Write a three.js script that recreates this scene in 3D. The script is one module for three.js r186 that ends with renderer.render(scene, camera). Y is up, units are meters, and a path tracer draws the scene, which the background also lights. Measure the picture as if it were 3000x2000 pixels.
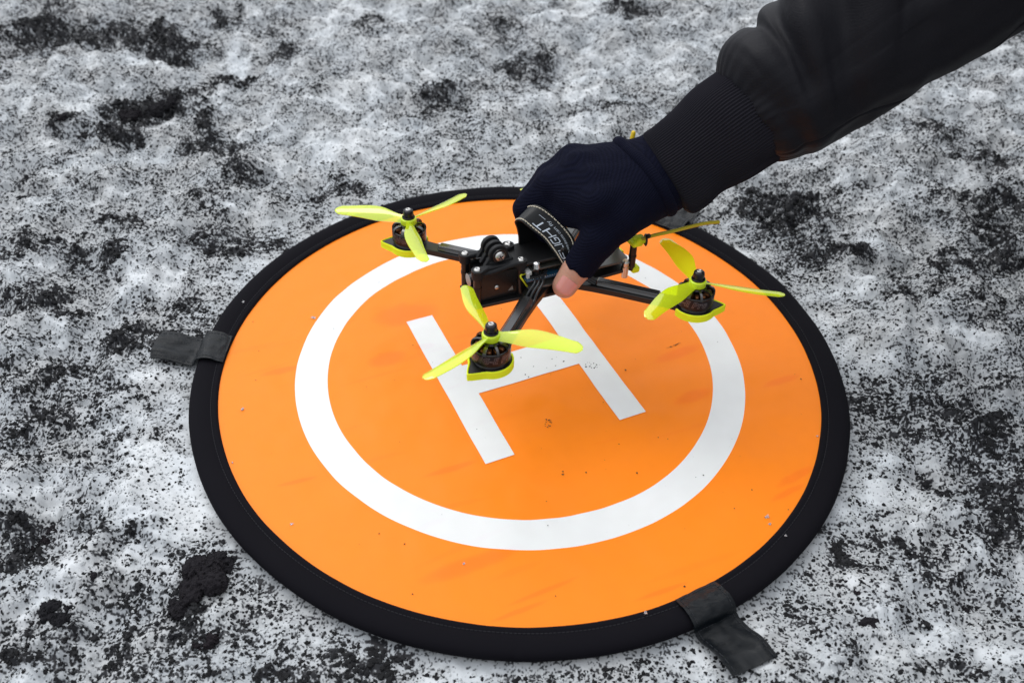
import * as THREE from 'three';
import { mergeGeometries, mergeVertices } from 'three/addons/utils/BufferGeometryUtils.js';
import { RoundedBoxGeometry } from 'three/addons/geometries/RoundedBoxGeometry.js';
import { createNoise2D, createNoise3D } from 'simplex-noise';

// ---------------------------------------------------------------- camera, sky, sun, exposure
const scene = new THREE.Scene();
const camera = new THREE.PerspectiveCamera(39.4, 1024 / 682, 0.02, 300);
camera.position.set(-0.00802, 0.56363, 0.59165);
{
  const right = new THREE.Vector3(0.999528, 0.02275, -0.020635), up = new THREE.Vector3(-0.030714, 0.740345, -0.671525);
  const back = new THREE.Vector3().crossVectors(right, up);
  camera.quaternion.setFromRotationMatrix(new THREE.Matrix4().makeBasis(right, up, back));
}
camera.focus = 0.735;
camera.userData.fStop = 8;
const renderer = new THREE.WebGLRenderer({ antialias: true });
renderer.setSize(1024, 682);
renderer.toneMapping = THREE.LinearToneMapping;
renderer.toneMappingExposure = 1.03;
renderer.shadowMap.enabled = true;
renderer.shadowMap.type = THREE.PCFSoftShadowMap;
{
  // overcast sky: pale, brighter towards the zenith
  const w = 128, h = 64, d = new Float32Array(w * h * 4);
  for (let y = 0; y < h; y++) {
    const el = ((y + 0.5) / h - 0.5) * Math.PI, s = Math.max(0, Math.sin(el));
    const l = 0.62 * (1 + 1.35 * s);
    for (let x = 0; x < w; x++) {   // thin cloud, a little brighter on the sun's side
      const az = ((x + 0.5) / w - 0.5) * 2 * Math.PI, side = Math.cos(el) * (Math.cos(az) * -0.62 + Math.sin(az) * -0.78), k = l * (1 + 0.52 * side);
      d.set([k * 0.955, k * 0.985, k * 1.04, 1], (y * w + x) * 4);
    }
  }
  const sky = new THREE.DataTexture(d, w, h, THREE.RGBAFormat, THREE.FloatType);
  sky.mapping = THREE.EquirectangularReflectionMapping; sky.magFilter = THREE.LinearFilter; sky.needsUpdate = true;
  scene.background = sky; scene.environment = sky;
}
const sun = new THREE.DirectionalLight(new THREE.Color().setRGB(1, 0.97, 0.92), 0.8);
sun.position.set(-1.2, 2.6, -1.5);
sun.castShadow = true; sun.shadow.radius = 55; sun.shadow.mapSize.set(2048, 2048);
Object.assign(sun.shadow.camera, { left: -1.5, right: 1.5, top: 1.5, bottom: -1.5, near: 0.1, far: 8 });
scene.add(sun, sun.target);

// ---------------------------------------------------------------- helpers
function rngOf(a) { return () => { a = (a + 0x6d2b79f5) | 0; let t = Math.imul(a ^ (a >>> 15), 1 | a); t = (t + Math.imul(t ^ (t >>> 7), 61 | t)) ^ t; return ((t ^ (t >>> 14)) >>> 0) / 4294967296; }; }
const rnd = rngOf(11), n2 = createNoise2D(rngOf(5)), n2b = createNoise2D(rngOf(17)), n3 = createNoise3D(rngOf(23));
const clamp = (x, a = 0, b = 1) => Math.min(b, Math.max(a, x)), lerp = (a, b, t) => a + (b - a) * t;
const sstep = (a, b, x) => { const t = clamp((x - a) / (b - a)); return t * t * (3 - 2 * t); };
const V = (x, y, z) => new THREE.Vector3(x, y, z);
const lin = (r, g, b) => new THREE.Color().setRGB(r, g, b);
const taken = new Map();
function numbered(name) { const k = taken.get(name) ?? 0; taken.set(name, k + 1); return k ? name + '_' + String(k).padStart(3, '0') : name; }
function shadows(o) { o.castShadow = o.receiveShadow = true; return o; }
function thing(name, label, category, group, obj = new THREE.Group()) {
  obj.name = numbered(name); obj.userData.label = label; obj.userData.category = category; if (group) obj.userData.group = group;
  scene.add(obj); return shadows(obj);
}
// a part: its geometry is given in millimetres of the thing's own axes
function part(parent, name, geo, mat, label) {
  if (Array.isArray(geo)) geo = merge(geo);
  geo.scale(0.001, 0.001, 0.001);
  const m = shadows(new THREE.Mesh(geo, mat)); m.name = name; if (label) m.userData.label = label;
  parent.add(m); return m;
}
function merge(list) {
  list = list.map((g) => { g = g.index ? g.toNonIndexed() : g; for (const k of Object.keys(g.attributes)) if (!['position', 'normal', 'uv'].includes(k)) g.deleteAttribute(k); if (!g.attributes.uv) g.setAttribute('uv', new THREE.BufferAttribute(new Float32Array(g.attributes.position.count * 2), 2)); return g; });
  return list.length > 1 ? mergeGeometries(list) : list[0];
}
function cyl(r1, r2, y0, y1, seg = 24, x = 0, z = 0) { const g = new THREE.CylinderGeometry(r2, r1, y1 - y0, seg); g.translate(x, (y0 + y1) / 2, z); return g; }
function rbox(sx, sy, sz, x, y, z, r = 0.8) { const g = new RoundedBoxGeometry(sx, sy, sz, 2, r); g.translate(x, y, z); return g; }
function lathe(pts, seg = 40) { return new THREE.LatheGeometry(pts.map(([r, y]) => new THREE.Vector2(r, y)), seg); }
function tube(pts, r, seg = 40, rad = 8, caps = true) {
  const c = new THREE.CatmullRomCurve3(pts.map((p) => V(...p))), g = [new THREE.TubeGeometry(c, seg, r, rad)];
  if (caps) for (const t of [0, 1]) { const s = new THREE.SphereGeometry(r, rad, 6), p = c.getPoint(t); s.translate(p.x, p.y, p.z); g.push(s); }
  return merge(g);
}
// a flat plate: outline in x and z, from y0 up by h
function plate(outline, y0, h, bevel = 0.3, holes = []) {
  const s = new THREE.Shape(outline.map(([x, z]) => new THREE.Vector2(x, -z)));
  for (const k of holes) s.holes.push(new THREE.Path(k.map(([x, z]) => new THREE.Vector2(x, -z))));
  const g = new THREE.ExtrudeGeometry(s, { depth: h - 2 * bevel, bevelEnabled: bevel > 0, bevelThickness: bevel, bevelSize: bevel, bevelOffset: -bevel, bevelSegments: 1, curveSegments: 12 });
  g.rotateX(-Math.PI / 2); g.translate(0, y0 + bevel, 0); return g;
}
function dataTex(w, h, f, { srgb = false, wrap = THREE.RepeatWrapping, repeat } = {}) {
  const d = new Uint8Array(w * h * 4);
  for (let y = 0, o = 0; y < h; y++) for (let x = 0; x < w; x++, o += 4) { const c = f(x, y); d[o] = c[0]; d[o + 1] = c[1]; d[o + 2] = c[2]; d[o + 3] = 255; }
  const t = new THREE.DataTexture(d, w, h, THREE.RGBAFormat); t.magFilter = THREE.LinearFilter; t.wrapS = t.wrapT = wrap; if (srgb) t.colorSpace = THREE.SRGBColorSpace; if (repeat) t.repeat.set(...repeat);
  t.needsUpdate = true; return t;
}
const enc = (l) => { l = clamp(l); return Math.round(255 * (l <= 0.0031308 ? l * 12.92 : 1.055 * Math.pow(l, 1 / 2.4) - 0.055)); };
// mesh of the zero level of a distance field (surface nets), millimetres
function netted(sdf, [x0, y0, z0], [x1, y1, z1], c, uvOf) {
  const nx = Math.ceil((x1 - x0) / c) + 1, ny = Math.ceil((y1 - y0) / c) + 1, nz = Math.ceil((z1 - z0) / c) + 1;
  const f = new Float32Array(nx * ny * nz), at = (i, j, k) => i + nx * (j + ny * k);
  const B = 6;   // whole blocks far from the surface are filled at once
  for (let k0 = 0; k0 < nz; k0 += B) for (let j0 = 0; j0 < ny; j0 += B) for (let i0 = 0; i0 < nx; i0 += B) {
    const m = sdf(x0 + (i0 + B / 2) * c, y0 + (j0 + B / 2) * c, z0 + (k0 + B / 2) * c), far = Math.abs(m) > B * c * 1.25;
    for (let k = k0; k < Math.min(nz, k0 + B); k++) for (let j = j0; j < Math.min(ny, j0 + B); j++) for (let i = i0; i < Math.min(nx, i0 + B); i++) f[at(i, j, k)] = far ? m : sdf(x0 + i * c, y0 + j * c, z0 + k * c);
  }
  const id = new Int32Array(nx * ny * nz).fill(-1), pos = [], idx = [];
  const E = [[0, 1], [2, 3], [4, 5], [6, 7], [0, 2], [1, 3], [4, 6], [5, 7], [0, 4], [1, 5], [2, 6], [3, 7]];
  const v = new Float32Array(8);
  for (let k = 0; k < nz - 1; k++) for (let j = 0; j < ny - 1; j++) for (let i = 0; i < nx - 1; i++) {
    let m = 0; for (let q = 0; q < 8; q++) { v[q] = f[at(i + (q & 1), j + ((q >> 1) & 1), k + (q >> 2))]; if (v[q] < 0) m |= 1 << q; }
    if (m === 0 || m === 255) continue;
    let n = 0, px = 0, py = 0, pz = 0;
    for (const [a, b] of E) if ((v[a] < 0) !== (v[b] < 0)) { const t = v[a] / (v[a] - v[b]); px += lerp(a & 1, b & 1, t); py += lerp((a >> 1) & 1, (b >> 1) & 1, t); pz += lerp(a >> 2, b >> 2, t); n++; }
    id[at(i, j, k)] = pos.length / 3; pos.push(x0 + (i + px / n) * c, y0 + (j + py / n) * c, z0 + (k + pz / n) * c);
  }
  const quad = (a, b, d, e, flip) => { if (a < 0 || b < 0 || d < 0 || e < 0) return; flip ? idx.push(a, d, b, a, e, d) : idx.push(a, b, d, a, d, e); };
  for (let k = 1; k < nz - 1; k++) for (let j = 1; j < ny - 1; j++) for (let i = 1; i < nx - 1; i++) {
    const s = f[at(i, j, k)] < 0;
    if (s !== f[at(i + 1, j, k)] < 0) quad(id[at(i, j - 1, k - 1)], id[at(i, j, k - 1)], id[at(i, j, k)], id[at(i, j - 1, k)], !s);
    if (s !== f[at(i, j + 1, k)] < 0) quad(id[at(i - 1, j, k - 1)], id[at(i - 1, j, k)], id[at(i, j, k)], id[at(i, j, k - 1)], !s);
    if (s !== f[at(i, j, k + 1)] < 0) quad(id[at(i - 1, j - 1, k)], id[at(i, j - 1, k)], id[at(i, j, k)], id[at(i - 1, j, k)], !s);
  }
  const g = new THREE.BufferGeometry(), P = new Float32Array(pos), N = new Float32Array(P.length), e = c * 0.5;
  for (let i = 0; i < P.length; i += 3) {
    const [x, y, z] = [P[i], P[i + 1], P[i + 2]];
    const d = V(sdf(x + e, y, z) - sdf(x - e, y, z), sdf(x, y + e, z) - sdf(x, y - e, z), sdf(x, y, z + e) - sdf(x, y, z - e)).normalize(); N.set([d.x, d.y, d.z], i);
  }
  g.setAttribute('position', new THREE.BufferAttribute(P, 3)); g.setAttribute('normal', new THREE.BufferAttribute(N, 3));
  const uv = new Float32Array(P.length / 3 * 2);
  if (uvOf) for (let i = 0; i < P.length / 3; i++) uv.set(uvOf(P[3 * i], P[3 * i + 1], P[3 * i + 2], N[3 * i], N[3 * i + 1], N[3 * i + 2]), 2 * i);
  g.setAttribute('uv', new THREE.BufferAttribute(uv, 2)); g.setIndex(idx); return g;
}
// a bent sheet with thickness: point(u, v) with outward normal by finite differences
function sheet(point, nu, nv, th, uvScale = [1, 1]) {
  const P = [], N = [], U = [], I = [], e = 1e-3;
  for (const side of [1, -1]) for (let i = 0; i <= nu; i++) for (let j = 0; j <= nv; j++) {
    const u = i / nu, v = j / nv, p = point(u, v), a = point(Math.min(1, u + e), v).sub(point(Math.max(0, u - e), v)), b = point(u, Math.min(1, v + e)).sub(point(u, Math.max(0, v - e)));
    const n = a.cross(b).normalize(); p.addScaledVector(n, side * th / 2); P.push(p.x, p.y, p.z); N.push(n.x * side, n.y * side, n.z * side); U.push(u * uvScale[0], v * uvScale[1]);
  }
  const k = (nu + 1) * (nv + 1), q = (i, j, s) => s * k + i * (nv + 1) + j;
  for (let i = 0; i < nu; i++) for (let j = 0; j < nv; j++) { I.push(q(i, j, 0), q(i + 1, j, 0), q(i + 1, j + 1, 0), q(i, j, 0), q(i + 1, j + 1, 0), q(i, j + 1, 0)); I.push(q(i, j, 1), q(i + 1, j + 1, 1), q(i + 1, j, 1), q(i, j, 1), q(i, j + 1, 1), q(i + 1, j + 1, 1)); }
  const g = new THREE.BufferGeometry(); g.setAttribute('position', new THREE.Float32BufferAttribute(P, 3)); g.setAttribute('normal', new THREE.Float32BufferAttribute(N, 3)); g.setAttribute('uv', new THREE.Float32BufferAttribute(U, 2)); g.setIndex(I);
  const edge = [], ring = []; for (let i = 0; i < nu; i++) ring.push([i, 0]); for (let j = 0; j < nv; j++) ring.push([nu, j]); for (let i = nu; i > 0; i--) ring.push([i, nv]); for (let j = nv; j > 0; j--) ring.push([0, j]);
  for (let r = 0; r < ring.length; r++) { const [a, b] = ring[r], [c, d] = ring[(r + 1) % ring.length]; edge.push(q(a, b, 0), q(a, b, 1), q(c, d, 1), q(a, b, 0), q(c, d, 1), q(c, d, 0)); }
  const h = new THREE.BufferGeometry(); h.setAttribute('position', new THREE.Float32BufferAttribute(edge.flatMap((i) => P.slice(3 * i, 3 * i + 3)), 3)); h.setAttribute('uv', new THREE.Float32BufferAttribute(edge.flatMap((i) => U.slice(2 * i, 2 * i + 2)), 2)); h.computeVertexNormals();
  return merge([g, h]);
}
const std = (o) => new THREE.MeshStandardMaterial(o), phys = (o) => new THREE.MeshPhysicalMaterial(o);

// ---------------------------------------------------------------- dirty snow
const DARK = [[-0.676,-0.632,0.04,0.035],[-0.605,-0.63,0.063,0.038],[-0.543,-0.621,0.034,0.027],[-0.475,-0.586,0.034,0.026],[-0.447,-0.43,0.03,0.024],[-0.463,-0.406,0.013,0.038],[-0.435,-0.456,0.013,0.024],[-0.418,-0.471,0.015,0.014],[-0.383,-0.413,0.014,0.027],[-0.346,-0.336,0.024,0.021],[-0.375,-0.506,0.024,0.016],[-0.368,-0.373,0.015,0.029],[-0.536,-0.383,0.013,0.017],[-0.48,-0.359,0.02,0.013],[-0.53,-0.252,0.011,0.016],[-0.413,-0.188,0.022,0.016],[-0.327,-0.227,0.018,0.023],[-0.305,-0.197,0.017,0.016],[-0.297,-0.278,0.011,0.013],[-0.208,-0.269,0.021,0.017],[-0.182,-0.262,0.012,0.018],[-0.301,-0.159,0.017,0.018],[-0.278,-0.157,0.008,0.011],[-0.256,-0.173,0.011,0.016],[-0.447,-0.134,0.016,0.019],[-0.389,-0.126,0.011,0.017],[-0.269,-0.476,0.014,0.011],[-0.419,-0.679,0.023,0.024],[-0.334,-0.674,0.015,0.025],[-0.321,-0.562,0.017,0.021],[-0.491,-0.602,0.023,0.019],[-0.451,-0.584,0.022,0.023],[-0.214,-0.677,0.012,0.02],[-0.109,-0.482,0.024,0.027],[-0.0,-0.581,0.031,0.033],[0.147,-0.728,0.032,0.027],[-0.044,-0.699,0.025,0.023],[-0.066,-0.533,0.013,0.014],[0.102,-0.464,0.026,0.015],[0.455,-0.293,0.02,0.025],[0.287,-0.279,0.04,0.032],[0.257,-0.249,0.032,0.029],[0.291,-0.175,0.035,0.018],[0.326,-0.197,0.012,0.023],[0.417,-0.158,0.026,0.012],[0.48,-0.213,0.027,0.028],[0.476,-0.179,0.026,0.021],[0.51,-0.276,0.029,0.021],[0.361,-0.292,0.013,0.01],[0.347,-0.11,0.019,0.012],[0.41,-0.105,0.021,0.023],[0.365,-0.114,0.012,0.009],[0.29,0.025,0.022,0.021],[0.275,0.063,0.013,0.016],[0.344,0.002,0.038,0.013],[0.36,0.047,0.029,0.019],[0.384,0.07,0.021,0.02],[0.36,0.145,0.02,0.029],[0.313,0.073,0.01,0.007],[0.228,0.182,0.018,0.01],[0.238,0.198,0.013,0.014],[0.288,0.185,0.009,0.009],[0.348,0.119,0.027,0.015],[0.314,0.218,0.006,0.005],[0.279,0.228,0.007,0.005],[0.29,0.275,0.011,0.005],[0.516,-0.359,0.036,0.024],[0.477,-0.424,0.032,0.021],[-0.221,0.219,0.024,0.02],[-0.225,0.238,0.018,0.009],[-0.211,0.205,0.012,0.012],[-0.307,0.248,0.01,0.01],[-0.344,0.18,0.018,0.012],[-0.291,0.188,0.016,0.007],[-0.295,0.218,0.009,0.004],[-0.265,0.218,0.005,0.005],[-0.204,0.266,0.011,0.006],[-0.255,0.269,0.006,0.006],[-0.357,0.208,0.018,0.015],[-0.1,0.264,0.013,0.006],[-0.09,0.278,0.024,0.009],[-0.157,0.279,0.017,0.008],[-0.271,0.1,0.008,0.009],[-0.388,0.073,0.022,0.011],[-0.409,-0.061,0.023,0.013],[-0.486,-0.135,0.016,0.014],[-0.447,-0.059,0.023,0.022],[-0.34,-0.017,0.034,0.014],[-0.309,-0.072,0.027,0.016],[-0.281,-0.055,0.019,0.012],[-0.366,0.048,0.025,0.013],[-0.328,0.095,0.017,0.008],[-0.396,0.024,0.029,0.014],[-0.194,0.189,0.011,0.007],[-0.291,0.277,0.013,0.006],[-0.326,0.275,0.011,0.013],[-0.121,0.292,0.016,0.006],[0.03,0.283,0.017,0.004],[0.1,0.281,0.008,0.003]];
const BRIGHT = [[-0.281,-0.644,0.03],[-0.378,-0.543,0.026],[-0.34,-0.122,0.02],[-0.508,-0.403,0.022],[0.08,-0.763,0.036],[-0.079,-0.675,0.02],[-0.24,0.12,0.05],[-0.27,0.15,0.04],[-0.2,-0.36,0.05],[0.3,0.13,0.03]];
function densAt(x, z) {   // how much dark grit lies here, 0 to 1
  const wx = x + 0.02 * n2(x * 18, z * 18) + 0.011 * n2(x * 48 + 7, z * 48) + 0.004 * n2(x * 110 + 7, z * 110), wz = z + 0.018 * n2(x * 18 + 40, z * 18) + 0.011 * n2(x * 48 - 9, z * 48 + 3) + 0.004 * n2(x * 110 - 9, z * 110 + 3);
  let d = 0.33 + 0.06 * n2(x * 3.1, z * 3.1) + 0.12 * n2b(x * 9, z * 12) + 0.12 * n2(x * 22, z * 30 + 50) + 0.09 * n2b(x * 50, z * 62);
  const far = Math.max(Math.abs(x) - 0.62, -0.75 - z, z - 0.3);
  if (far > 0) d += 0.7 * clamp(far * 8) * sstep(0.35, 0.75, n2b(x * 12 + 3, z * 12));
  for (const [cx, cz, a, b] of DARK) { const hs = Math.abs(Math.sin(cx * 91.7 + cz * 47.3)) * (cx > 0.2 && cz < 0.1 ? 0.6 : 1);
    const dx = wx - cx, dz = wz - cz; if (Math.abs(dx) > a * 2.2 || Math.abs(dz) > b * 2.2) continue;
    const q = (dx / a) ** 2 + (dz / b) ** 2; d += (0.33 + 0.45 * hs) * Math.exp(-q * 0.75) * (0.8 + 0.5 * n2b(x * 60, z * 80));
  }
  for (const [cx, cz, a] of BRIGHT) { const q = ((wx - cx) ** 2 + (wz - cz) ** 2) / (a * a); if (q < 6) d -= 0.2 * Math.exp(-q); }
  return clamp(d, 0.1, 1);
}
const GX = 640, GZ = 510, GD = new Float32Array((GX + 1) * (GZ + 1));   // the same on a 4 mm grid
for (let j = 0; j <= GZ; j++) for (let i = 0; i <= GX; i++) GD[j * (GX + 1) + i] = densAt(-1.28 + i * 0.004, -1.35 + j * 0.004);
function dens(x, z) {
  const a = (x + 1.28) / 0.004, b = (z + 1.35) / 0.004; if (a < 0 || b < 0 || a >= GX || b >= GZ) return densAt(x, z);
  const i = a | 0, j = b | 0, u = a - i, v = b - j, k = j * (GX + 1) + i; return lerp(lerp(GD[k], GD[k + 1], u), lerp(GD[k + GX + 1], GD[k + GX + 2], u), v);
}
function swell(x, z) { return 0.013 * n2b(x * 2.6 + 3, z * 2.6) + 0.0105 * n2(x * 7.5, z * 7.5 + 9) + 0.0068 * n2b(x * 20, z * 20); }
function groundY(x, z, d = dens(x, z)) {
  const r = Math.hypot(x, z);
  let h = swell(x, z) + 0.0028 * n2(x * 55, z * 55) + 0.0014 * n2b(x * 130, z * 130) + 0.0007 * n2(x * 300, z * 300);
  h += sstep(0.45, 1, d) * (0.003 + 0.004 * n2b(x * 75, z * 75) + 0.0024 * n2(x * 190, z * 190)) - 0.0006 * sstep(0.1, 0.5, d);
  const free = sstep(0.272, 0.36, r);
  return Math.min(lerp(-0.0085 + h * 0.12, h - 0.003, free), r < 0.285 ? -0.0068 : 1);
}
const SNOW = [0.455, 0.474, 0.488], GRIT = [0.012, 0.0125, 0.0155];
{
  const X0 = -1.05, X1 = 1.05, Z0 = -1.15, Z1 = 0.5, xs = [], zs = [], out = [0.06, 0.15, 0.35, 0.8, 1.8, 4, 9, 20, 45, 90];
  const nX = 876; for (let i = 0; i <= nX; i++) xs.push(lerp(X0, X1, i / nX));
  for (let z = Z1; z > Z0;) { zs.push(z); z -= lerp(0.0017, 0.0033, clamp((Z1 - z) / (Z1 - Z0))); } zs.push(Z0);
  for (const o of out) { xs.unshift(X0 - o); xs.push(X1 + o); zs.unshift(Z1 + o); zs.push(Z0 - o); }
  const nx = xs.length, nz = zs.length, P = new Float32Array(nx * nz * 3), U = new Float32Array(nx * nz * 2);
  for (let j = 0, v = 0; j < nz; j++) for (let i = 0; i < nx; i++, v++) {
    P[3 * v] = xs[i]; P[3 * v + 1] = groundY(xs[i], zs[j]); P[3 * v + 2] = zs[j]; U[2 * v] = xs[i] / 1.05; U[2 * v + 1] = (zs[j] - Z0) / (Z1 - Z0);
  }
  const idx = [[], []];
  const mid = xs.findIndex((x) => x >= -1e-9);
  for (let j = 0; j < nz - 1; j++) for (let i = 0; i < nx - 1; i++) { const a = j * nx + i, b = a + 1, c = a + nx, d = c + 1; idx[i < mid ? 0 : 1].push(a, b, c, b, d, c); }
  const g = new THREE.BufferGeometry(); g.setAttribute('position', new THREE.BufferAttribute(P, 3)); g.setAttribute('uv', new THREE.BufferAttribute(U, 2));
  const all = new Uint32Array(idx[0].length + idx[1].length); all.set(idx[0]); all.set(idx[1], idx[0].length); g.setIndex(new THREE.BufferAttribute(all, 1));
  g.addGroup(0, idx[0].length, 0); g.addGroup(idx[0].length, idx[1].length, 1); g.computeVertexNormals();
  const mats = [0, 1].map((side) => {
    const W = 2048, H = 2048, D = new Uint8Array(W * H * 4);
    const X = (px) => (side ? 0 : -1.05) + 1.05 * px / W, Z = (py) => lerp(Z0, Z1, py / H);
    for (let py = 0, o = 0; py < H; py++) for (let px = 0; px < W; px++, o += 4) {
      const x = X(px + 0.5), z = Z(py + 0.5);
      const d = dens(x, z);
      const a = n2(x * 150 + n2b(x * 60, z * 60), z * 180), b = n2b(x * 340, z * 390), c = n2(x * 820 + 5, z * 820);
      const speck = 0.56 * a + 0.46 * b + 0.2 * c;
      let k = sstep(0.0, 0.2, speck - (0.66 - 1.3 * d));                 // flecks of grit
      k = clamp(k * 0.9 + 0.3 * d * d + 0.05 * d * b);                    // thin grey film between them
      const g1 = 0.93 + 0.06 * n2(x * 8 + 2, z * 8) + 0.07 * n2b(x * 30, z * 30) + 0.1 * n2(x * 105, z * 120) + 0.4 * sstep(0.33, 0.13, d) + 0.07 * c + 0.035 * n2b(x * 1500, z * 1500), t = 0.02 * n2(x * 14, z * 14);
      D[o] = enc(lerp(SNOW[0] * (g1 + t), GRIT[0] * (1 + 0.5 * c), k)); D[o + 1] = enc(lerp(SNOW[1] * g1, GRIT[1] * (1 + 0.5 * c), k)); D[o + 2] = enc(lerp(SNOW[2] * (g1 - t), GRIT[2] * (1 + 0.5 * c), k)); D[o + 3] = 255;
    }
    const t = new THREE.DataTexture(D, W, H, THREE.RGBAFormat); t.colorSpace = THREE.SRGBColorSpace; t.magFilter = THREE.LinearFilter; t.wrapS = t.wrapT = THREE.RepeatWrapping; t.needsUpdate = true;
    return phys({ map: t, roughness: 0.6, specularIntensity: 0.6 });
  });
  const ground = shadows(new THREE.Mesh(g, mats)); ground.name = 'ground'; ground.userData = { kind: 'structure', label: 'dirty granular snow strewn with black volcanic grit' };
  scene.add(ground);
}
function chip(seed, flat) { const r = rngOf(seed), g = mergeVertices(new THREE.IcosahedronGeometry(1, 0).deleteAttribute('uv').deleteAttribute('normal')), p = g.attributes.position; for (let i = 0; i < p.count; i++) { const k = 0.6 + 0.75 * r(); p.setXYZ(i, p.getX(i) * k, p.getY(i) * k * flat, p.getZ(i) * k); } const h = g.toNonIndexed(); h.computeVertexNormals(); return h; }
function strew(name, label, count, geo, mat, pick, tint) {
  const m = new THREE.InstancedMesh(geo, mat, count), o = new THREE.Object3D(), r = rngOf(count + 3); let k = 0;
  for (let tries = 0; k < count && tries < count * 60; tries++) {
    const z = 0.42 - 1.45 * Math.pow(r(), 1.25), x = (r() * 2 - 1) * lerp(0.46, 0.98, (0.42 - z) / 1.45), rr = Math.hypot(x, z); if (rr < 0.281) continue;
    const s = pick(x, z, r); if (!s) continue;
    o.position.set(x, groundY(x, z) + s.y, z); o.rotation.set(r() * 0.9 - 0.45, r() * 6.283, r() * 0.9 - 0.45); o.scale.set(s.s * (0.7 + 0.9 * r()), s.s * (0.6 + 0.5 * r()), s.s); o.updateMatrix(); m.setMatrixAt(k, o.matrix);
    m.setColorAt(k, tint(r)); k++;
  }
  m.count = k; m.name = name; m.userData = { kind: 'stuff', label }; scene.add(shadows(m));
}
{
  const dark = phys({ color: 0xffffff, roughness: 0.85, specularIntensity: 0.5 }), ice = phys({ color: 0xffffff, roughness: 0.28, ior: 1.31 });
  const darkTint = (r) => { const k = 0.008 + 0.013 * r() * r(); return lin(k * 0.98, k, k * 1.12); };
  const grit = (x, z, r) => { const d = dens(x, z), c = 0.5 + 0.5 * n2(x * 60, z * 60); if (r() > Math.pow(d, 1.5) * (0.35 + c) + 0.03) return null; const s = (0.0005 + 0.0011 * Math.pow(r(), 2.2)) * (0.8 + 0.8 * d); return { s, y: s * 0.05 }; };
  for (let k = 0; k < 4; k++) strew('volcanic_grit', 'loose black grains of volcanic grit over the snow', 30000 + k, chip(31 + k, 0.75), dark, grit, darkTint);
  const crystal = (x, z, r) => { const d = dens(x, z); if (r() > 0.9 - d) return null; const s = 0.0005 + 0.0007 * r(); return { s, y: s * 0.1 }; };
  for (let k = 0; k < 2; k++) strew('snow_grain', 'coarse pale grains of old snow', 26000 + k, chip(71 + k, 0.9), ice, crystal, (r) => { const k = 0.9 + 0.2 * r(); return lin(0.50 * k, 0.52 * k, 0.53 * k); });
  // clods that lie on the snow
  const CL = [[-0.22,0.222,0.012],[-0.224,0.238,0.008],[-0.21,0.208,0.007],[-0.307,0.248,0.008],[-0.343,0.181,0.007],[-0.339,0.175,0.004],[-0.294,0.151,0.004],[-0.283,0.163,0.003],[-0.226,0.258,0.003],[0.235,0.245,0.004],[0.235,0.219,0.003],[-0.265,0.218,0.004],[-0.204,0.266,0.005],[0.314,0.218,0.004],[-0.463,-0.406,0.011],[-0.45,-0.438,0.013],[-0.435,-0.456,0.009],[-0.536,-0.383,0.006],[-0.53,-0.252,0.007],[-0.271,0.1,0.004],[-0.354,-0.391,0.005],[-0.109,-0.482,0.012],[0.0,-0.574,0.013],[-0.293,0.188,0.004],[-0.295,0.218,0.004],[0.288,0.185,0.005],[0.228,0.182,0.006],[0.238,0.198,0.005]];
  CL.filter((_, q) => ![6, 7, 11, 19, 20, 21, 22, 23, 25, 26, 27].includes(q)).forEach(([x, z, s], q) => {
    const R = s * 1000 * 1.25 * (q < 3 ? 1.4 : 1.1), rr = rngOf(900 + q), balls = []; for (let k = 0; k < 9; k++) { const a = rr() * 6.283, d = R * 0.75 * Math.sqrt(rr()); balls.push([d * Math.cos(a) * 1.2, R * (-0.1 + 0.26 * rr()), d * Math.sin(a) * 0.85, R * (0.26 + 0.26 * rr())]); }
    const f = (px, py, pz) => { let m = 1e9; for (const [a, b, c, r] of balls) { const d = Math.hypot(px - a, (py - b) * 1.6, pz - c) - r, h = clamp(0.5 + 0.5 * (m - d) / 1.4); m = lerp(m, d, h) - 1.4 * h * (1 - h); } return m + 1.7 * n3(px * 0.22, py * 0.22, pz * 0.22 + q) + 0.95 * n3(px * 0.6, py * 0.6, pz * 0.6) + 0.5 * n3(px * 1.3, py * 1.3, pz * 1.3); };
    const b = R * 1.9; const geo = netted(f, [-b, -R * 0.75, -b], [b, R * 1.1, b], Math.max(0.5, R / 34)); geo.scale(0.001, 0.001, 0.001);
    const big = q === 0;
    const m = thing('dirt_clod', big ? 'largest clod of black grit lying on snow beside the black pad rim' : 'crumbly black clod of volcanic grit on the dirty snow', 'dirt clod', big ? undefined : 'clods of black grit on the snow', new THREE.Mesh(geo, phys({ color: lin(0.0105 + 0.004 * rr(), 0.011, 0.0135), roughness: 0.95, specularIntensity: 0.4 })));
    m.position.set(x, groundY(x, z) - 0.001, z);
  });
}

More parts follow.
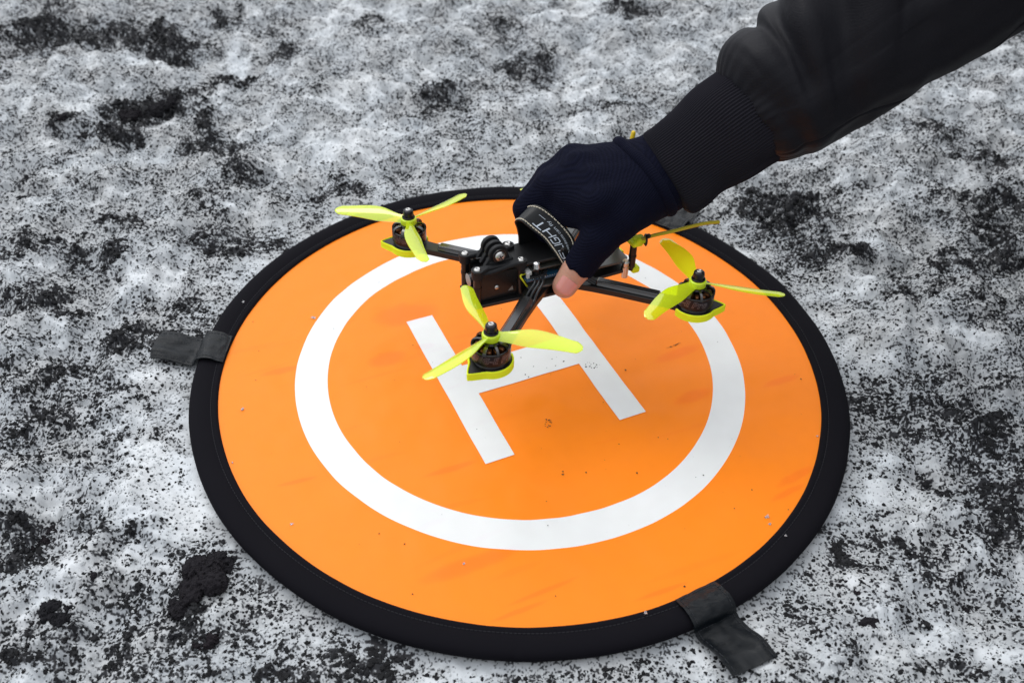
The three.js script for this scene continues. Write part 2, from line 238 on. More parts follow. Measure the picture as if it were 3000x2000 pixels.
// ---------------------------------------------------------------- landing pad
const RO = 0.275, R1 = 0.2523, R2 = 0.1903, R3 = 0.1635, HA = -0.4449;
const padY = (x, z) => (1 - 0.9 * sstep(0.2, 0.248, Math.hypot(x, z))) * (0.0007 * n2(x * 9 + 4, z * 9) + 0.0005 * n2b(x * 3 - z * 5, z * 16 + x * 7) + 0.0003 * n2(x * 30, z * 30));
const STREAKS = [[-0.052,0.117,0.021,0.003,-23.0],[-0.033,0.203,0.037,0.007,-24.0],[0.018,0.223,0.027,0.002,-27.0],[0.002,0.239,0.021,0.002,-25.0],[0.144,0.031,0.019,0.006,-28.0],[0.222,0.009,0.019,0.004,-25.0],[0.213,0.114,0.02,0.004,-33.0],[0.204,0.13,0.017,0.003,-31.0],[-0.115,-0.003,0.017,0.009,-25.0],[-0.167,0.134,0.015,0.002,-20.0],[-0.105,-0.062,0.03,0.016,-17.0],[0.137,-0.021,0.024,0.006,-28.0],[-0.203,0.016,0.017,0.004,-21.0],[0.1,0.22,0.021,0.002,-23.0],[-0.084,-0.02,0.009,0.004,-18.0]];
{
  const pad = thing('landing_pad', 'round orange fabric landing pad with white ring, letter H and black rim on snow', 'landing pad');
  const W = 1024, S = 0.56, rs = rngOf(77), rub = []; for (let k = 0; k < 46; k++) { const a = rs() * 6.283, d = 0.24 * Math.sqrt(rs()); rub.push([d * Math.cos(a), d * Math.sin(a), 0.012 + 0.03 * rs(), 0.0012 + 0.002 * rs(), -24 + 14 * (rs() - 0.5), 0.15 + 0.25 * rs()]); }
  const marks = [...STREAKS.map((s) => [...s, 1]), ...rub].map(([x, z, l, w, a, k]) => [x, z, l, w, Math.cos(a * Math.PI / 180), Math.sin(a * Math.PI / 180), k]);
  const cloth = (base, dirt) => dataTex(W, W, (px, py) => {
    const x = (px / W - 0.5) * S, z = (py / W - 0.5) * S; let k = 0;
    for (const [cx, cz, l, w, c, s, q] of marks) { const dx = x - cx, dz = z - cz; if (dx * dx + dz * dz > l * l * 1.7) continue; const u = (dx * c + dz * s) / l, v = (-dx * s + dz * c) / w + 0.12 * n2(x * 60, z * 60); const e = u * u + v * v; k = Math.max(k, q * sstep(1.4, 0.2, e)); }
    const g = 1 + 0.012 * n2(x * 900, z * 900) + 0.012 * n2b(x * 60, z * 60) - dirt * k * 0.085, sp = n2b(x * 260, z * 260) > 0.93 && n2(x * 50, z * 50) > 0.45 ? 0.85 : 1;
    return [enc(base[0] * Math.min(1, g + dirt * k * 0.06) * sp), enc(base[1] * g * sp * (1 - dirt * k * 0.1)), enc(base[2] * g * sp)];
  }, { srgb: true, wrap: THREE.ClampToEdgeWrapping });
  const weave = dataTex(128, 128, (x, y) => { const v = 128 + 70 * Math.sin(x * Math.PI / 4) * Math.sin(y * Math.PI / 4) + 40 * n2(x * 0.4, y * 0.4); return [v, v, v]; }); weave.repeat.set(70, 70);
  const orange = phys({ map: cloth([0.98, 0.232, 0.001], 1), roughness: 0.4, specularIntensity: 0.48, bumpMap: weave, bumpScale: 0.00006 });
  const white = phys({ map: cloth([0.765, 0.77, 0.765], 0.3), roughness: 0.5, bumpMap: weave, bumpScale: 0.00006 });
  const uvAt = (x, z) => [x / S + 0.5, z / S + 0.5];
  function band(r0, r1, nr, na, lift = 0) {
    const P = [], U = [], I = [];
    for (let i = 0; i <= nr; i++) for (let j = 0; j <= na; j++) { const r = lerp(r0, r1, i / nr), a = j / na * 2 * Math.PI, x = r * Math.cos(a), z = r * Math.sin(a); P.push(x * 1000, (padY(x, z) + lift) * 1000, z * 1000); U.push(...uvAt(x, z)); }
    for (let i = 0; i < nr; i++) for (let j = 0; j < na; j++) { const a = i * (na + 1) + j, b = a + 1, c = a + na + 1, d = c + 1; I.push(a, b, c, b, d, c); }
    const g = new THREE.BufferGeometry(); g.setAttribute('position', new THREE.Float32BufferAttribute(P, 3)); g.setAttribute('uv', new THREE.Float32BufferAttribute(U, 2)); g.setIndex(I); g.computeVertexNormals(); return g;
  }
  part(pad, 'fabric', [band(0.0001, R3, 60, 240), band(R2, R1 + 0.002, 24, 300)], orange);
  part(pad, 'printed_ring', band(R3, R2, 12, 300), white, 'white ring printed on the orange fabric');
  { // the letter H
    const e = [Math.cos(HA), Math.sin(HA)], n = [-e[1], e[0]], gs = [];
    for (const [u0, u1, v0, v1] of [[-0.0713, -0.0468, -0.0903, 0.0903], [0.0468, 0.0713, -0.0903, 0.0903], [-0.0468, 0.0468, -0.0183, 0.0183]]) {
      const nu = 12, nv = 40, P = [], U = [], I = [];
      for (let i = 0; i <= nu; i++) for (let j = 0; j <= nv; j++) { const u = lerp(u0, u1, i / nu), v = lerp(v0, v1, j / nv), x = u * e[0] + v * n[0], z = u * e[1] + v * n[1]; P.push(x * 1000, (padY(x, z) + 0.0004) * 1000, z * 1000); U.push(...uvAt(x, z)); }
      for (let i = 0; i < nu; i++) for (let j = 0; j < nv; j++) { const a = i * (nv + 1) + j, b = a + 1, c = a + nv + 1, d = c + 1; I.push(a, b, c, b, d, c); }
      const g = new THREE.BufferGeometry(); g.setAttribute('position', new THREE.Float32BufferAttribute(P, 3)); g.setAttribute('uv', new THREE.Float32BufferAttribute(U, 2)); g.setIndex(I); g.computeVertexNormals(); gs.push(g);
    }
    part(pad, 'printed_letter', gs, white, 'white letter H printed on the orange fabric');
  }
  const rimMat = phys({ color: lin(0.0042, 0.0038, 0.006), roughness: 0.85, specularIntensity: 0.2 });
  const rim = lathe([[251.2, -4.6], [251.7, -0.6], [R1 * 1000, 1.6], [254, 2.3], [256, 2.5], [257.2, 1.9], [258.4, 2.6], [262, 3.7], [267, 4.3], [271, 3.7], [273.8, 2], [275, -0.6], [274.4, -3.4], [272, -5.4], [267, -6.2], [255, -5.6], [251.2, -4.6]], 260);
  { const p = rim.attributes.position; for (let i = 0; i < p.count; i++) { const x = p.getX(i), y = p.getY(i), z = p.getZ(i), a = Math.atan2(z, x), k = 1 + 0.0012 * n2(Math.cos(a) * 2.2, Math.sin(a) * 2.2) + 0.0004 * n2(Math.cos(a) * 9, Math.sin(a) * 9); p.setXYZ(i, x * k, y + 0.5 * n2b(Math.cos(a) * 4, Math.sin(a) * 4) * sstep(252, 258, Math.hypot(x, z)), z * k); } rim.computeVertexNormals(); }
  const rimMesh = part(pad, 'rim', rim, rimMat, 'black fabric rim sewn round the pad');
  { const st = []; for (let k = 0; k < 560; k++) { const a = k / 560 * 2 * Math.PI; const b = new THREE.BoxGeometry(0.45, 0.45, 1.9); b.translate(257.3, 2.25 + 0.5 * n2b(Math.cos(a) * 4, Math.sin(a) * 4), 0); b.rotateY(-a); st.push(b); } part(rimMesh, 'stitching', st, std({ color: lin(0.011, 0.011, 0.015), roughness: 0.9 })); }
  { const g = new THREE.CircleGeometry(250, 120); g.rotateX(Math.PI / 2); g.translate(0, -4.8, 0); part(pad, 'underside', g, std({ color: lin(0.02, 0.02, 0.02), roughness: 0.9 })); }
  // three leatherette loops on the rim
  const leather = phys({ color: lin(0.0028, 0.0044, 0.0064), roughness: 0.22, specularIntensity: 0.45, bumpMap: weave, bumpScale: 0.0001 });
  const thread = std({ color: lin(0.012, 0.014, 0.018), roughness: 0.8 });
  [[181.2, 0.1, 40], [61, 1.7, 42], [-55.2, 3.3, 38]].forEach(([deg, seed, len], q) => {
    const A = deg * Math.PI / 180, c = Math.cos(A), s = Math.sin(A), gy = (r, t) => { const x = (r * c - t * s) / 1000, z = (r * s + t * c) / 1000; return groundY(x, z, 0.2) * 1000; };
    const prof = new THREE.CatmullRomCurve3([V(252.5, 2.6, 0), V(256, 4.2, 0), V(262, 6.6, 0), V(269, 7.4, 0), V(275, 4.2, 0), V(277.5, -1.2, 0), V(281, -3.4, 0), V(290, -1.5, 0), V(302, 0.6, 0), V(274 + len, -0.6 + 1.5 * (q === 0), 0)]);
    const point = (u, v, lift = 0) => {
      const p = prof.getPoint(u), t = (v - 0.5) * (33 + 1.5 * Math.sin(u * 3)) + 2.2 * Math.sin(u * 2.2 + seed) * u, out = sstep(278, 300, p.x);
      const y = p.y + lift + out * (1.4 * Math.sin(v * 4 + seed) + 2 * (n2(u * 2 + seed, v * 1.5) + 0.3) + 2.2 * sstep(0.75, 1, u)) + 0.5 * n2(u * 6 + seed, v * 3), r = p.x + out * 1.5 * Math.sin(v * 3 + seed);
      return V(r * c - t * s, Math.max(y, p.x > 279 ? gy(r, t) + 0.9 + lift : -99), r * s + t * c);
    };
    const tab = part(pad, 'tab', sheet((u, v) => point(u, 1 - v), 60, 16, 1.3, [3, 1.4]), leather, 'black leatherette loop sewn over the rim');
    const st = [];
    for (const v of [0.08, 0.92]) for (let k = 1; k < 22; k++) { const a = point(k / 22, v, 0.75), b = point(k / 22 + 0.03, v, 0.75); st.push(tube([[a.x, a.y, a.z], [(a.x + b.x) / 2, (a.y + b.y) / 2, (a.z + b.z) / 2], [b.x, b.y, b.z]], 0.28, 2, 5, false)); }
    for (const u of [0.05, 0.56]) for (let k = 1; k < 12; k++) { const a = point(u, 0.08 + k * 0.07, 0.75), b = point(u, 0.08 + k * 0.07 + 0.05, 0.75); st.push(tube([[a.x, a.y, a.z], [(a.x + b.x) / 2, (a.y + b.y) / 2, (a.z + b.z) / 2], [b.x, b.y, b.z]], 0.28, 2, 5, false)); }
    part(tab, 'stitching', st, thread);
  });
  // ice grains and specks on the pad
  const clear = phys({ color: lin(0.95, 0.95, 0.96), roughness: 0.12, transmission: 0.85, thickness: 0.002, ior: 1.31 });
  [[-0.187,-0.054,0.0024],[-0.225,0.062,0.0021],[-0.219,0.118,0.0012],[-0.163,0.174,0.0015],[0.184,0.154,0.0021],[0.185,0.161,0.0015],[0.193,0.174,0.0012],[0.239,0.072,0.0012],[0.087,0.24,0.0015],[-0.253,-0.067,0.0015],[-0.037,0.203,0.0012]].forEach(([x, z, s], k) => {
    const gs = []; for (let q = 0; q < 4; q++) { const g = chip(300 + k * 7 + q, 0.8), r = rngOf(k * 9 + q); g.scale(s * (0.4 + 0.35 * r()), s * (0.35 + 0.2 * r()), s * (0.4 + 0.35 * r())); g.translate((r() - 0.5) * s, 0, (r() - 0.5) * s); gs.push(g); }
    const m = thing('ice_grain', 'tiny clear grain of melting ice lying on the landing pad', 'ice grain', 'ice grains on the pad', new THREE.Mesh(merge(gs), clear));
    m.position.set(x, (Math.hypot(x, z) > R1 ? 0.0042 : padY(x, z)) + s * 0.3, z);
  });
  const speck = std({ color: lin(0.02, 0.018, 0.018), roughness: 0.9 }), ss = [];
  const place = (x, z, s, k) => { const g = chip(500 + k, 0.35); g.scale(s * (0.7 + (k % 5) * 0.15), s * 0.5, s); g.rotateY(k * 1.7); g.translate(x, padY(x, z) + 0.0004 + s * 0.1, z); ss.push(g); };
  [[-0.128,0.032],[0.004,0.012],[0.007,0.015],[0.027,-0.008],[0.037,-0.006],[0.03,0.0],[0.079,0.087],[0.091,0.116],[0.052,0.117],[0.142,0.116],[0.136,0.118],[-0.08,0.188],[0.185,0.161],[0.201,0.147],[0.09,0.002],[0.0,-0.009],[0.011,0.002],[0.056,0.0],[0.063,0.001],[0.056,-0.003],[-0.034,0.076],[0.239,0.007],[0.177,0.129],[0.161,0.147],[0.034,0.12],[0.034,0.117],[0.027,0.227],[0.116,0.216]].forEach(([x, z], k) => place(x, z, 0.0005 + 0.00035 * ((k * 37) % 10) / 10, k));
  { const r = rngOf(41); for (let k = 0; k < 16; k++) place(0.0235 + 0.006 * (r() - 0.5), 0.0665 + 0.011 * (r() - 0.5), 0.0003 + 0.0005 * r(), 60 + k); for (let k = 0; k < 12; k++) place(0.128 + k * 0.0011, -0.027 - k * 0.0006 + 0.001 * r(), 0.0003 + 0.0004 * r(), 90 + k); for (let k = 0; k < 14; k++) place(0.057 + 0.012 * r(), 0.001 - 0.007 * r(), 0.0003 + 0.0003 * r(), 110 + k); for (let k = 0; k < 60; k++) { const a = r() * 6.283, d = 0.245 * Math.sqrt(r()); place(d * Math.cos(a), d * Math.sin(a), 0.0002 + 0.0003 * r(), 130 + k); } }
  const sp = shadows(new THREE.Mesh(merge(ss), speck)); sp.name = 'grit_specks'; sp.userData = { kind: 'stuff', label: 'dark specks of grit scattered on the landing pad' }; scene.add(sp);
}

// ---------------------------------------------------------------- drone (millimetres; x to its tail, y up, z to its left side; origin between the propeller nuts)
const POSE = new THREE.Matrix4().set(0.902184, -0.004876, 0.431324, 0.016993, -0.030478, 0.996716, 0.075017, 0.128637, -0.430274, -0.080825, 0.899073, -0.007207, 0, 0, 0, 1);
const carbonMap = dataTex(64, 64, (x, y) => { const t = ((x + y) & 31) < 16, u = ((x - y + 64) & 15) / 15, v = t ? 15 + 16 * u : 25 - 10 * u; return [v, v * 1.0, v * 1.04]; }, { srgb: true });
carbonMap.repeat.set(0.12, 0.12);
const M = {
  carbon: phys({ map: carbonMap, color: lin(1, 1, 1), roughness: 0.38, specularIntensity: 0.8 }),
  black: phys({ color: lin(0.006, 0.006, 0.0065), roughness: 0.3, specularIntensity: 0.9 }),
  tpu: phys({ color: lin(0.008, 0.0085, 0.01), roughness: 0.6, specularIntensity: 0.6 }),
  cover: phys({ color: lin(0.02, 0.02, 0.021), roughness: 0.22, clearcoat: 0.6, clearcoatRoughness: 0.15 }),
  rim: phys({ color: lin(0.10, 0.098, 0.095), roughness: 0.2, metalness: 0.9 }),
  anod: phys({ color: lin(0.03, 0.028, 0.03), roughness: 0.26, metalness: 0.75 }),
  steel: phys({ color: lin(0.55, 0.54, 0.52), roughness: 0.28, metalness: 1 }),
  neon: phys({ color: lin(0.88, 1.0, 0.03), roughness: 0.05, transmission: 0.6, thickness: 0, ior: 1.8, specularIntensity: 1 }),
  neonSolid: phys({ color: lin(0.78, 1.0, 0.02), roughness: 0.3, transmission: 0.3, thickness: 0 }),
  neonTpu: phys({ color: lin(0.82, 0.93, 0.004), roughness: 0.6 }),
  copper: phys({ color: lin(0.16, 0.06, 0.022), roughness: 0.4, metalness: 0.8 }),
  pcb: phys({ color: lin(0.008, 0.045, 0.085), roughness: 0.35, clearcoat: 0.5 }),
  chip: phys({ color: lin(0.014, 0.014, 0.015), roughness: 0.5 }),
  wire: phys({ color: lin(0.012, 0.014, 0.017), roughness: 0.32 }),
};
const drone = thing('quadcopter_drone', 'black carbon racing quadcopter with neon yellow propellers held above the landing pad', 'drone');
POSE.decompose(drone.position, drone.quaternion, drone.scale);
const MOT = [[-84, 84, 1, 154.7], [-84, -84, -1, 220.3], [84, 84, -1, 279.4], [84, -84, 1, 188.9]];
{
  // arms with their covers and end guards
  const rOf = (deg) => { let d = Math.abs(((deg - 24 + 540) % 360) - 180); return 14.6 + 8.2 * Math.pow(clamp(1 - d / 34), 1.7); };
  const knit = dataTex(64, 64, (x, y) => { const v = 128 + 60 * Math.sin(y * Math.PI / 8) + 50 * n2(x * 0.3, y * 0.3); return [v, v, v]; }); knit.repeat.set(0.1, 0.1);
  M.neonTpu.bumpMap = knit; M.neonTpu.bumpScale = 0.00012;
  for (const [mx, mz] of MOT) {
    const sx = Math.sign(mx), sz = Math.sign(mz), flip = (p) => p.map(([x, z]) => [x * sx, z * sz]), q = Math.SQRT1_2;
    const L = (d, w) => [(d - w) * q, (d + w) * q], disc = [];
    for (let a = -108; a <= 198; a += 3) { const r = rOf(a), t = a * Math.PI / 180; disc.push([84 + r * Math.cos(t), 84 + r * Math.sin(t)]); }
    const arm = part(drone, 'arm', plate(flip([L(16, -9), L(40, -6.8), L(60, -6), L(98, -6), ...disc, L(98, 6), L(60, 6), L(40, 6.8), L(16, 9)]), -35.4, 5.2, 0.45), M.carbon);
    const cover = new RoundedBoxGeometry(50, 4.2, 9.4, 3, 1.3); { const p = cover.attributes.position; for (let i = 0; i < p.count; i++) if (p.getY(i) > 0) p.setZ(i, p.getZ(i) * 0.74); cover.computeVertexNormals(); }
    cover.translate(67, -28.6, 0); cover.rotateY(-Math.PI / 4); if (1) { const p = cover.attributes.position; }
    cover.rotateY(sx > 0 ? (sz > 0 ? 0 : Math.PI / 2) : (sz > 0 ? -Math.PI / 2 : Math.PI));
    part(arm, 'arm_cover', cover, M.cover);
    const outer = [], inner = [];
    for (let a = -92; a <= 182; a += 3) { const r = rOf(a), t = a * Math.PI / 180; outer.push([84 + (r + 1.7) * Math.cos(t), 84 + (r + 1.7) * Math.sin(t)]); inner.push([84 + (r - 1.6) * Math.cos(t), 84 + (r - 1.6) * Math.sin(t)]); }
    const outerTop = outer, innerTop = inner.map((_, i) => { const a = -92 + i * 3, r = rOf(a) + 0.2, t = a * Math.PI / 180; return [84 + r * Math.cos(t), 84 + r * Math.sin(t)]; });
    part(drone, 'arm_guard', [plate(flip([...outerTop, ...innerTop.reverse()]), -34.7, 4.9, 0.5), plate(flip([...outer, ...inner.reverse()]), -36, 1.4, 0.3)], M.neonTpu, 'neon yellow bumper round the arm end');
  }
  // motors
  const text = document.createElement('canvas'); text.width = 1024; text.height = 128;
  { const g = text.getContext('2d'); g.fillStyle = '#2c2628'; g.fillRect(0, 0, 1024, 128); g.strokeStyle = '#8d8486'; g.lineWidth = 3; g.font = 'italic bold 84px sans-serif'; g.strokeText('XING-E Pro', 40, 92); g.strokeText('XING-E Pro', 552, 92); }
  const bellTex = new THREE.CanvasTexture(text); bellTex.colorSpace = THREE.SRGBColorSpace; bellTex.wrapS = THREE.RepeatWrapping;
  const bellMat = phys({ map: bellTex, roughness: 0.3, metalness: 0.7 });
  for (const [mx, mz, dir, ang] of MOT) {
    const shift = (g) => { g.translate(mx, 0, mz); return g; };
    const side = lathe([[12.6, -27.4], [13.4, -27.6], [14.0, -27.0], [14.0, -18.8], [13.6, -18.2], [12.9, -18.4], [12.8, -26]], 48); side.rotateY(mx * 0.02 + mz * 0.031 + (mx < 0 && mz > 0 ? 3.3 : 2.2)); { const u = side.attributes.uv, p = side.attributes.position; for (let i = 0; i < u.count; i++) u.setY(i, (p.getY(i) + 27.6) / 11); }
    const motor = part(drone, 'motor', shift(side), bellMat, 'dark brushless motor bell with engraved lettering');
    part(motor, 'bell_top', [shift(lathe([[0, -13.0], [5.8, -13.0], [7.4, -13.6], [7.6, -14.8], [0, -14.8]], 40)), shift(lathe([[13.2, -18.6], [14.05, -18.4], [14.05, -17.6], [13.3, -17.2], [12.6, -17.6]], 48))], M.anod);
    for (let k = 0; k < 9; k++) { const s = sheet((u, v) => { const p = [[6.6, -13.9], [9.6, -13.9], [12.2, -14.8], [13.4, -16.4], [13.6, -18.4]], i = Math.min(3, Math.floor(u * 4)), f = u * 4 - i, w = (k % 2 ? 2.0 : 2.9) * (0.8 + 0.35 * Math.abs(u - 0.45)); return V(lerp(p[i][0], p[i + 1][0], f), lerp(p[i][1], p[i + 1][1], f), (0.5 - v) * w); }, 12, 3, 1.3); s.rotateY(k / 9 * 6.283 + mx); part(motor, 'spoke', shift(s), M.rim); }
    part(motor, 'stator', shift(cyl(11.6, 11.6, -27.2, -22.5, 36)), M.black);
    const coil = []; for (let k = 0; k < 12; k++) { const g = rbox(5.4, 7, 3.1, 8.6, -20, 0, 1.2); g.rotateY(k / 12 * 6.283); coil.push(shift(g)); }
    part(motor, 'winding', coil, M.copper); 
    part(motor, 'motor_base', [shift(cyl(12.6, 11, -30.4, -27.9, 36)), shift(cyl(5, 5, -27.9, -14.5, 20))], M.anod);
    // propeller: hub and three twisted blades
    const prop = part(drone, 'propeller', shift(lathe([[3, -13.2], [5.8, -13.2], [6.5, -12.4], [6.5, -8.6], [6.0, -7.6], [3, -7.4]], 32)), M.neonSolid, 'neon yellow three bladed propeller');
    for (let k = 0; k < 3; k++) {
      const chord = (t) => (t < 0.06 ? 7.2 : 7.2 + 7.0 * sstep(0.02, 0.42, t) - 4.4 * sstep(0.42, 1, t)) * Math.sqrt(clamp((1.006 - t) / 0.075, 0.02, 1));
      const blade = sheet((u, v) => {
        const t = 1 - Math.pow(1 - u, 1.25), r = 4.6 + 58.9 * t, c = chord(t), pit = (36 - 24 * Math.pow(t, 0.7)) * Math.PI / 180, s = (v - 0.5) * c, camber = 0.09 * c * (1 - 4 * (v - 0.5) ** 2);
        const sweep = 1.5 * sstep(0, 0.45, t) - 3.2 * sstep(0.45, 1, t) * t;
        const q = s + sweep; return V(r, -10.1 + q * Math.sin(pit) + camber * Math.cos(pit), -dir * (q * Math.cos(pit) - camber * Math.sin(pit)));
      }, 44, 10, 0.8);
      blade.rotateY(-(ang + k * 120) * Math.PI / 180); part(prop, 'blade', shift(blade), M.neon);
    }
    const nut = part(drone, 'propeller_nut', [shift(lathe([[0, -7.4], [5.2, -7.4], [5.3, -6.6], [4.7, -6.1]], 32)), shift(cyl(4.5, 4.3, -6.2, -2.6, 6)), shift(lathe([[4.1, -2.7], [4.0, -1.2], [3.2, -0.4], [2.0, -0.3]], 28))], M.anod);
    part(nut, 'shaft_tip', shift(lathe([[2.1, -0.6], [2.1, 0.1], [1.7, 0.35], [0.9, 0.3], [0.8, -0.8], [0, -0.8]], 24)), M.steel);
  }
  // body plates
  part(drone, 'bottom_plate', plate([[-67, -16], [-68, -9], [-68, 9], [-67, 16], [-26, 17.5], [-20, 22], [20, 22], [26, 17], [66, 15], [72, 8], [72, -8], [66, -15], [26, -17], [20, -22], [-20, -22], [-26, -17.5]], -38.4, 2.8, 0.4), M.carbon);
  part(drone, 'middle_plate', plate([[-24, -20], [-24, 20], [18, 20], [26, 13.5], [66, 13.2], [69, 9], [69, -9], [66, -13.2], [26, -13.5], [18, -20]], -30.1, 2, 0.35), phys({ color: lin(0.085, 0.084, 0.078), roughness: 0.28 }), 'pale grey rear deck plate');
  part(drone, 'top_plate', plate([[-39, -12], [-39, 12], [-30, 15], [8, 15], [13, 10], [13, -10], [8, -15], [-30, -15]], -10.2, 2.2, 0.35), M.carbon);
  for (const s of [1, -1]) {
    const sh = new THREE.Shape([[-61, -35], [-61, -12], [-31, -12], [-27, -16], [-27, -28], [-31, -35]].map((p) => new THREE.Vector2(...p)));
    sh.holes.push(new THREE.Path([[-38.5, -31], [-33.5, -31], [-34.5, -26.5]].map((p) => new THREE.Vector2(...p)))); { const c = new THREE.Path(); c.absarc(-41, -17, 1.9, 0, 7, false); sh.holes.push(c); } sh.holes.push(new THREE.Path([[-31.5, -25], [-28.4, -25], [-28.4, -23], [-31.5, -23]].map((p) => new THREE.Vector2(...p))));
    const g = new THREE.ExtrudeGeometry(sh, { depth: 1.6, bevelEnabled: true, bevelSize: 0.25, bevelThickness: 0.25, bevelOffset: -0.25, bevelSegments: 1 }); g.translate(0, 0, s * 11 - 0.8);
    const side = part(drone, 'side_panel', g, M.carbon); { const t = new THREE.ExtrudeGeometry(new THREE.Shape([[-38.2, -30.8], [-33.8, -30.8], [-34.7, -26.8]].map((p) => new THREE.Vector2(...p))), { depth: 0.5, bevelEnabled: false }); t.translate(0, 0, s * 11 + (s > 0 ? 0.3 : -0.8)); const d = cyl(1.7, 1.7, -0.25, 0.25, 20); d.rotateX(Math.PI / 2); d.translate(-41, -17, s * 11.5); for (const q of [t, d]) part(side, 'panel_marking', q, phys({ color: lin(0.22, 0.22, 0.21), roughness: 0.5 })); } part(side, 'screw', (() => { const b = lathe([[0, 1.4], [1.2, 1.3], [1.9, 0.6], [2, 0]], 18); b.rotateX(s * Math.PI / 2); b.translate(-48, -25, s * 12.1); return b; })(), M.steel);
  }
  const screw = (x, y, z) => { const g = lathe([[0, 0.7], [0.9, 0.7], [1.0, 1.7], [2.0, 1.5], [2.8, 0.6], [2.8, 0]], 20); g.translate(x, y, z); return g; };
  for (const [x, z] of [[-64, 12.3], [-64, -12.3], [-28, 12], [-28, -12]]) { part(drone, 'standoff', [cyl(3, 3, -35.6, -10.2, 18, x, z), cyl(3.4, 3.4, -22.6, -20.6, 18, x, z)], M.black); part(drone, 'screw', screw(x, -5.2, z), M.steel); }
  // camera mount with three fingers
  const base = plate([[-68, 10], [-68, 15.5], [-62, 16.6], [-55, 13.5], [-36, 13.5], [-31, 16], [-25, 15.5], [-24, 9], [-32, 6], [-32, -6], [-24, -9], [-25, -15.5], [-31, -16], [-36, -13.5], [-55, -13.5], [-62, -16.6], [-68, -15.5], [-68, -10], [-63, -8], [-54, -8.5], [-50, -5], [-50, 5], [-54, 8.5], [-63, 8]], -8.6, 3.6, 0.8);
  const wall = (s) => tube([[-64, -8.4, s * 13.6], [-55, -9.6, s * 13.4], [-45, -8.2, s * 13.6], [-36, -7.2, s * 13.4], [-29, -7.4, s * 13.2]], 2.2, 30, 10);
  const mount = part(drone, 'camera_mount', [base, wall(1), wall(-1), rbox(20, 4.4, 19, -43, -5.2, 0, 1.6), ...[[-64, 12.3], [-64, -12.3], [-28, 12], [-28, -12]].map(([x, z]) => cyl(4.3, 4.7, -12.5, -5.1, 20, x, z))], M.tpu, 'black rubber action camera mount with three fingers');
  for (const z of [-7, 0, 7]) { const sh = new THREE.Shape(); sh.moveTo(-12, -7); sh.lineTo(-7.6, 0); sh.absarc(0, 1.2, 7.7, Math.PI, 0, true); sh.lineTo(11, -7); sh.closePath(); const g = new THREE.ExtrudeGeometry(sh, { depth: 2.4, bevelEnabled: true, bevelSize: 0.5, bevelThickness: 0.5, bevelOffset: -0.5, bevelSegments: 2, curveSegments: 18 }); g.translate(-45, 0, z - 1.2); part(mount, 'finger', g, M.tpu); }
  const turn = (g, z) => { g.rotateX(Math.PI / 2); g.translate(-45, 1.2, z); return g; };
  const bolt = part(mount, 'bolt', [turn(lathe([[0, 2.2], [2.6, 2.1], [3.9, 1.2], [4.1, 0]], 26), 10.6), turn(cyl(2.4, 2.4, -27, 0, 16), 11)], M.steel); part(mount, 'washer', turn(cyl(5.6, 5.4, 0, 1.4, 28), 9.2), M.black);
  { const a = rbox(4.4, 0.5, 0.9, 0, 0, 0, 0.2), b = rbox(0.9, 0.5, 4.4, 0, 0, 0, 0.2); for (const g of [a, b]) { g.rotateY(0.5); g.translate(0, 2.15, 0); turn(g, 10.6); } part(mount, 'bolt_slot', [a, b], M.black); }
  // flight camera between the front standoffs
  const eye = part(drone, 'flight_camera', rbox(12, 18, 17, -54, -22, 0, 1.5), M.black); { const g = cyl(6, 5.2, -3, 4, 28); g.rotateZ(Math.PI / 2); g.translate(-62.5, -21, 0); part(eye, 'lens', g, M.cover); }
  // electronics
  const esc = part(drone, 'circuit_board', rbox(42, 1.7, 42, -6, -20.4, 0, 0.4), M.pcb, 'blue circuit board under the top plate');
  { const c = [], s = [], r = rngOf(8); for (let k = 0; k < 30; k++) { c.push(rbox(1.5 + 3 * r(), 1.2, 1.5 + 2.5 * r(), -22 + 34 * r(), -19, 9 + 10.5 * r(), 0.15)); } for (let k = 0; k < 16; k++) s.push(rbox(0.8, 0.5, 0.8, -23 + k * 2, -19.4, 20.2, 0.1)); part(esc, 'chip', c, M.chip); part(esc, 'solder', s, M.steel); }
  part(drone, 'circuit_board', rbox(36, 1.6, 36, -3, -13.6, 0, 0.4), phys({ color: lin(0.02, 0.02, 0.017), roughness: 0.4, clearcoat: 0.4 }), 'dark flight controller board');
  for (const z of [16.5, -16.5]) part(drone, 'standoff', cyl(2.4, 2.4, -27, -11.5, 14, -17, z), M.black);
  part(drone, 'screw', [cyl(3.1, 2.6, -12.4, -8.4, 6, -17, 16.5), lathe([[0, 1.3], [1.6, 1.1], [2.5, 0]], 14).translate(-17, -8.5, 16.5)], phys({ color: lin(0.7, 0.7, 0.7), roughness: 0.12, metalness: 0.9 }), 'polished stack nut');
  part(drone, 'connector', [rbox(4, 3, 7, -23, -16, 14, 0.4), rbox(2.4, 5, 2.4, -24.5, -17, 17.5, 0.4)], phys({ color: lin(0.55, 0.55, 0.53), roughness: 0.4 }));
  for (let k = 0; k < 3; k++) part(drone, 'wire', tube([[-19 + k * 3.2, -19.8, 19.5], [-22 + k * 3, -21, 24 + k], [-27.5 + k * 2.4, -25, 26.5 + k * 2.2], [-31 + k * 2.4, -29.6, 28 + k * 2.6], [-36 + k * 2.4, -30.6, 33 + k * 2.6]], 1.15, 30, 8), M.wire);
  for (let k = 0; k < 3; k++) part(drone, 'wire', tube([[9 + k * 3, -19.8, 19.5], [15 + k * 3, -22, 24], [22 + k * 3, -27, 27 + k], [27 + k * 3, -30, 31 + k]], 1.15, 20, 8), M.wire);
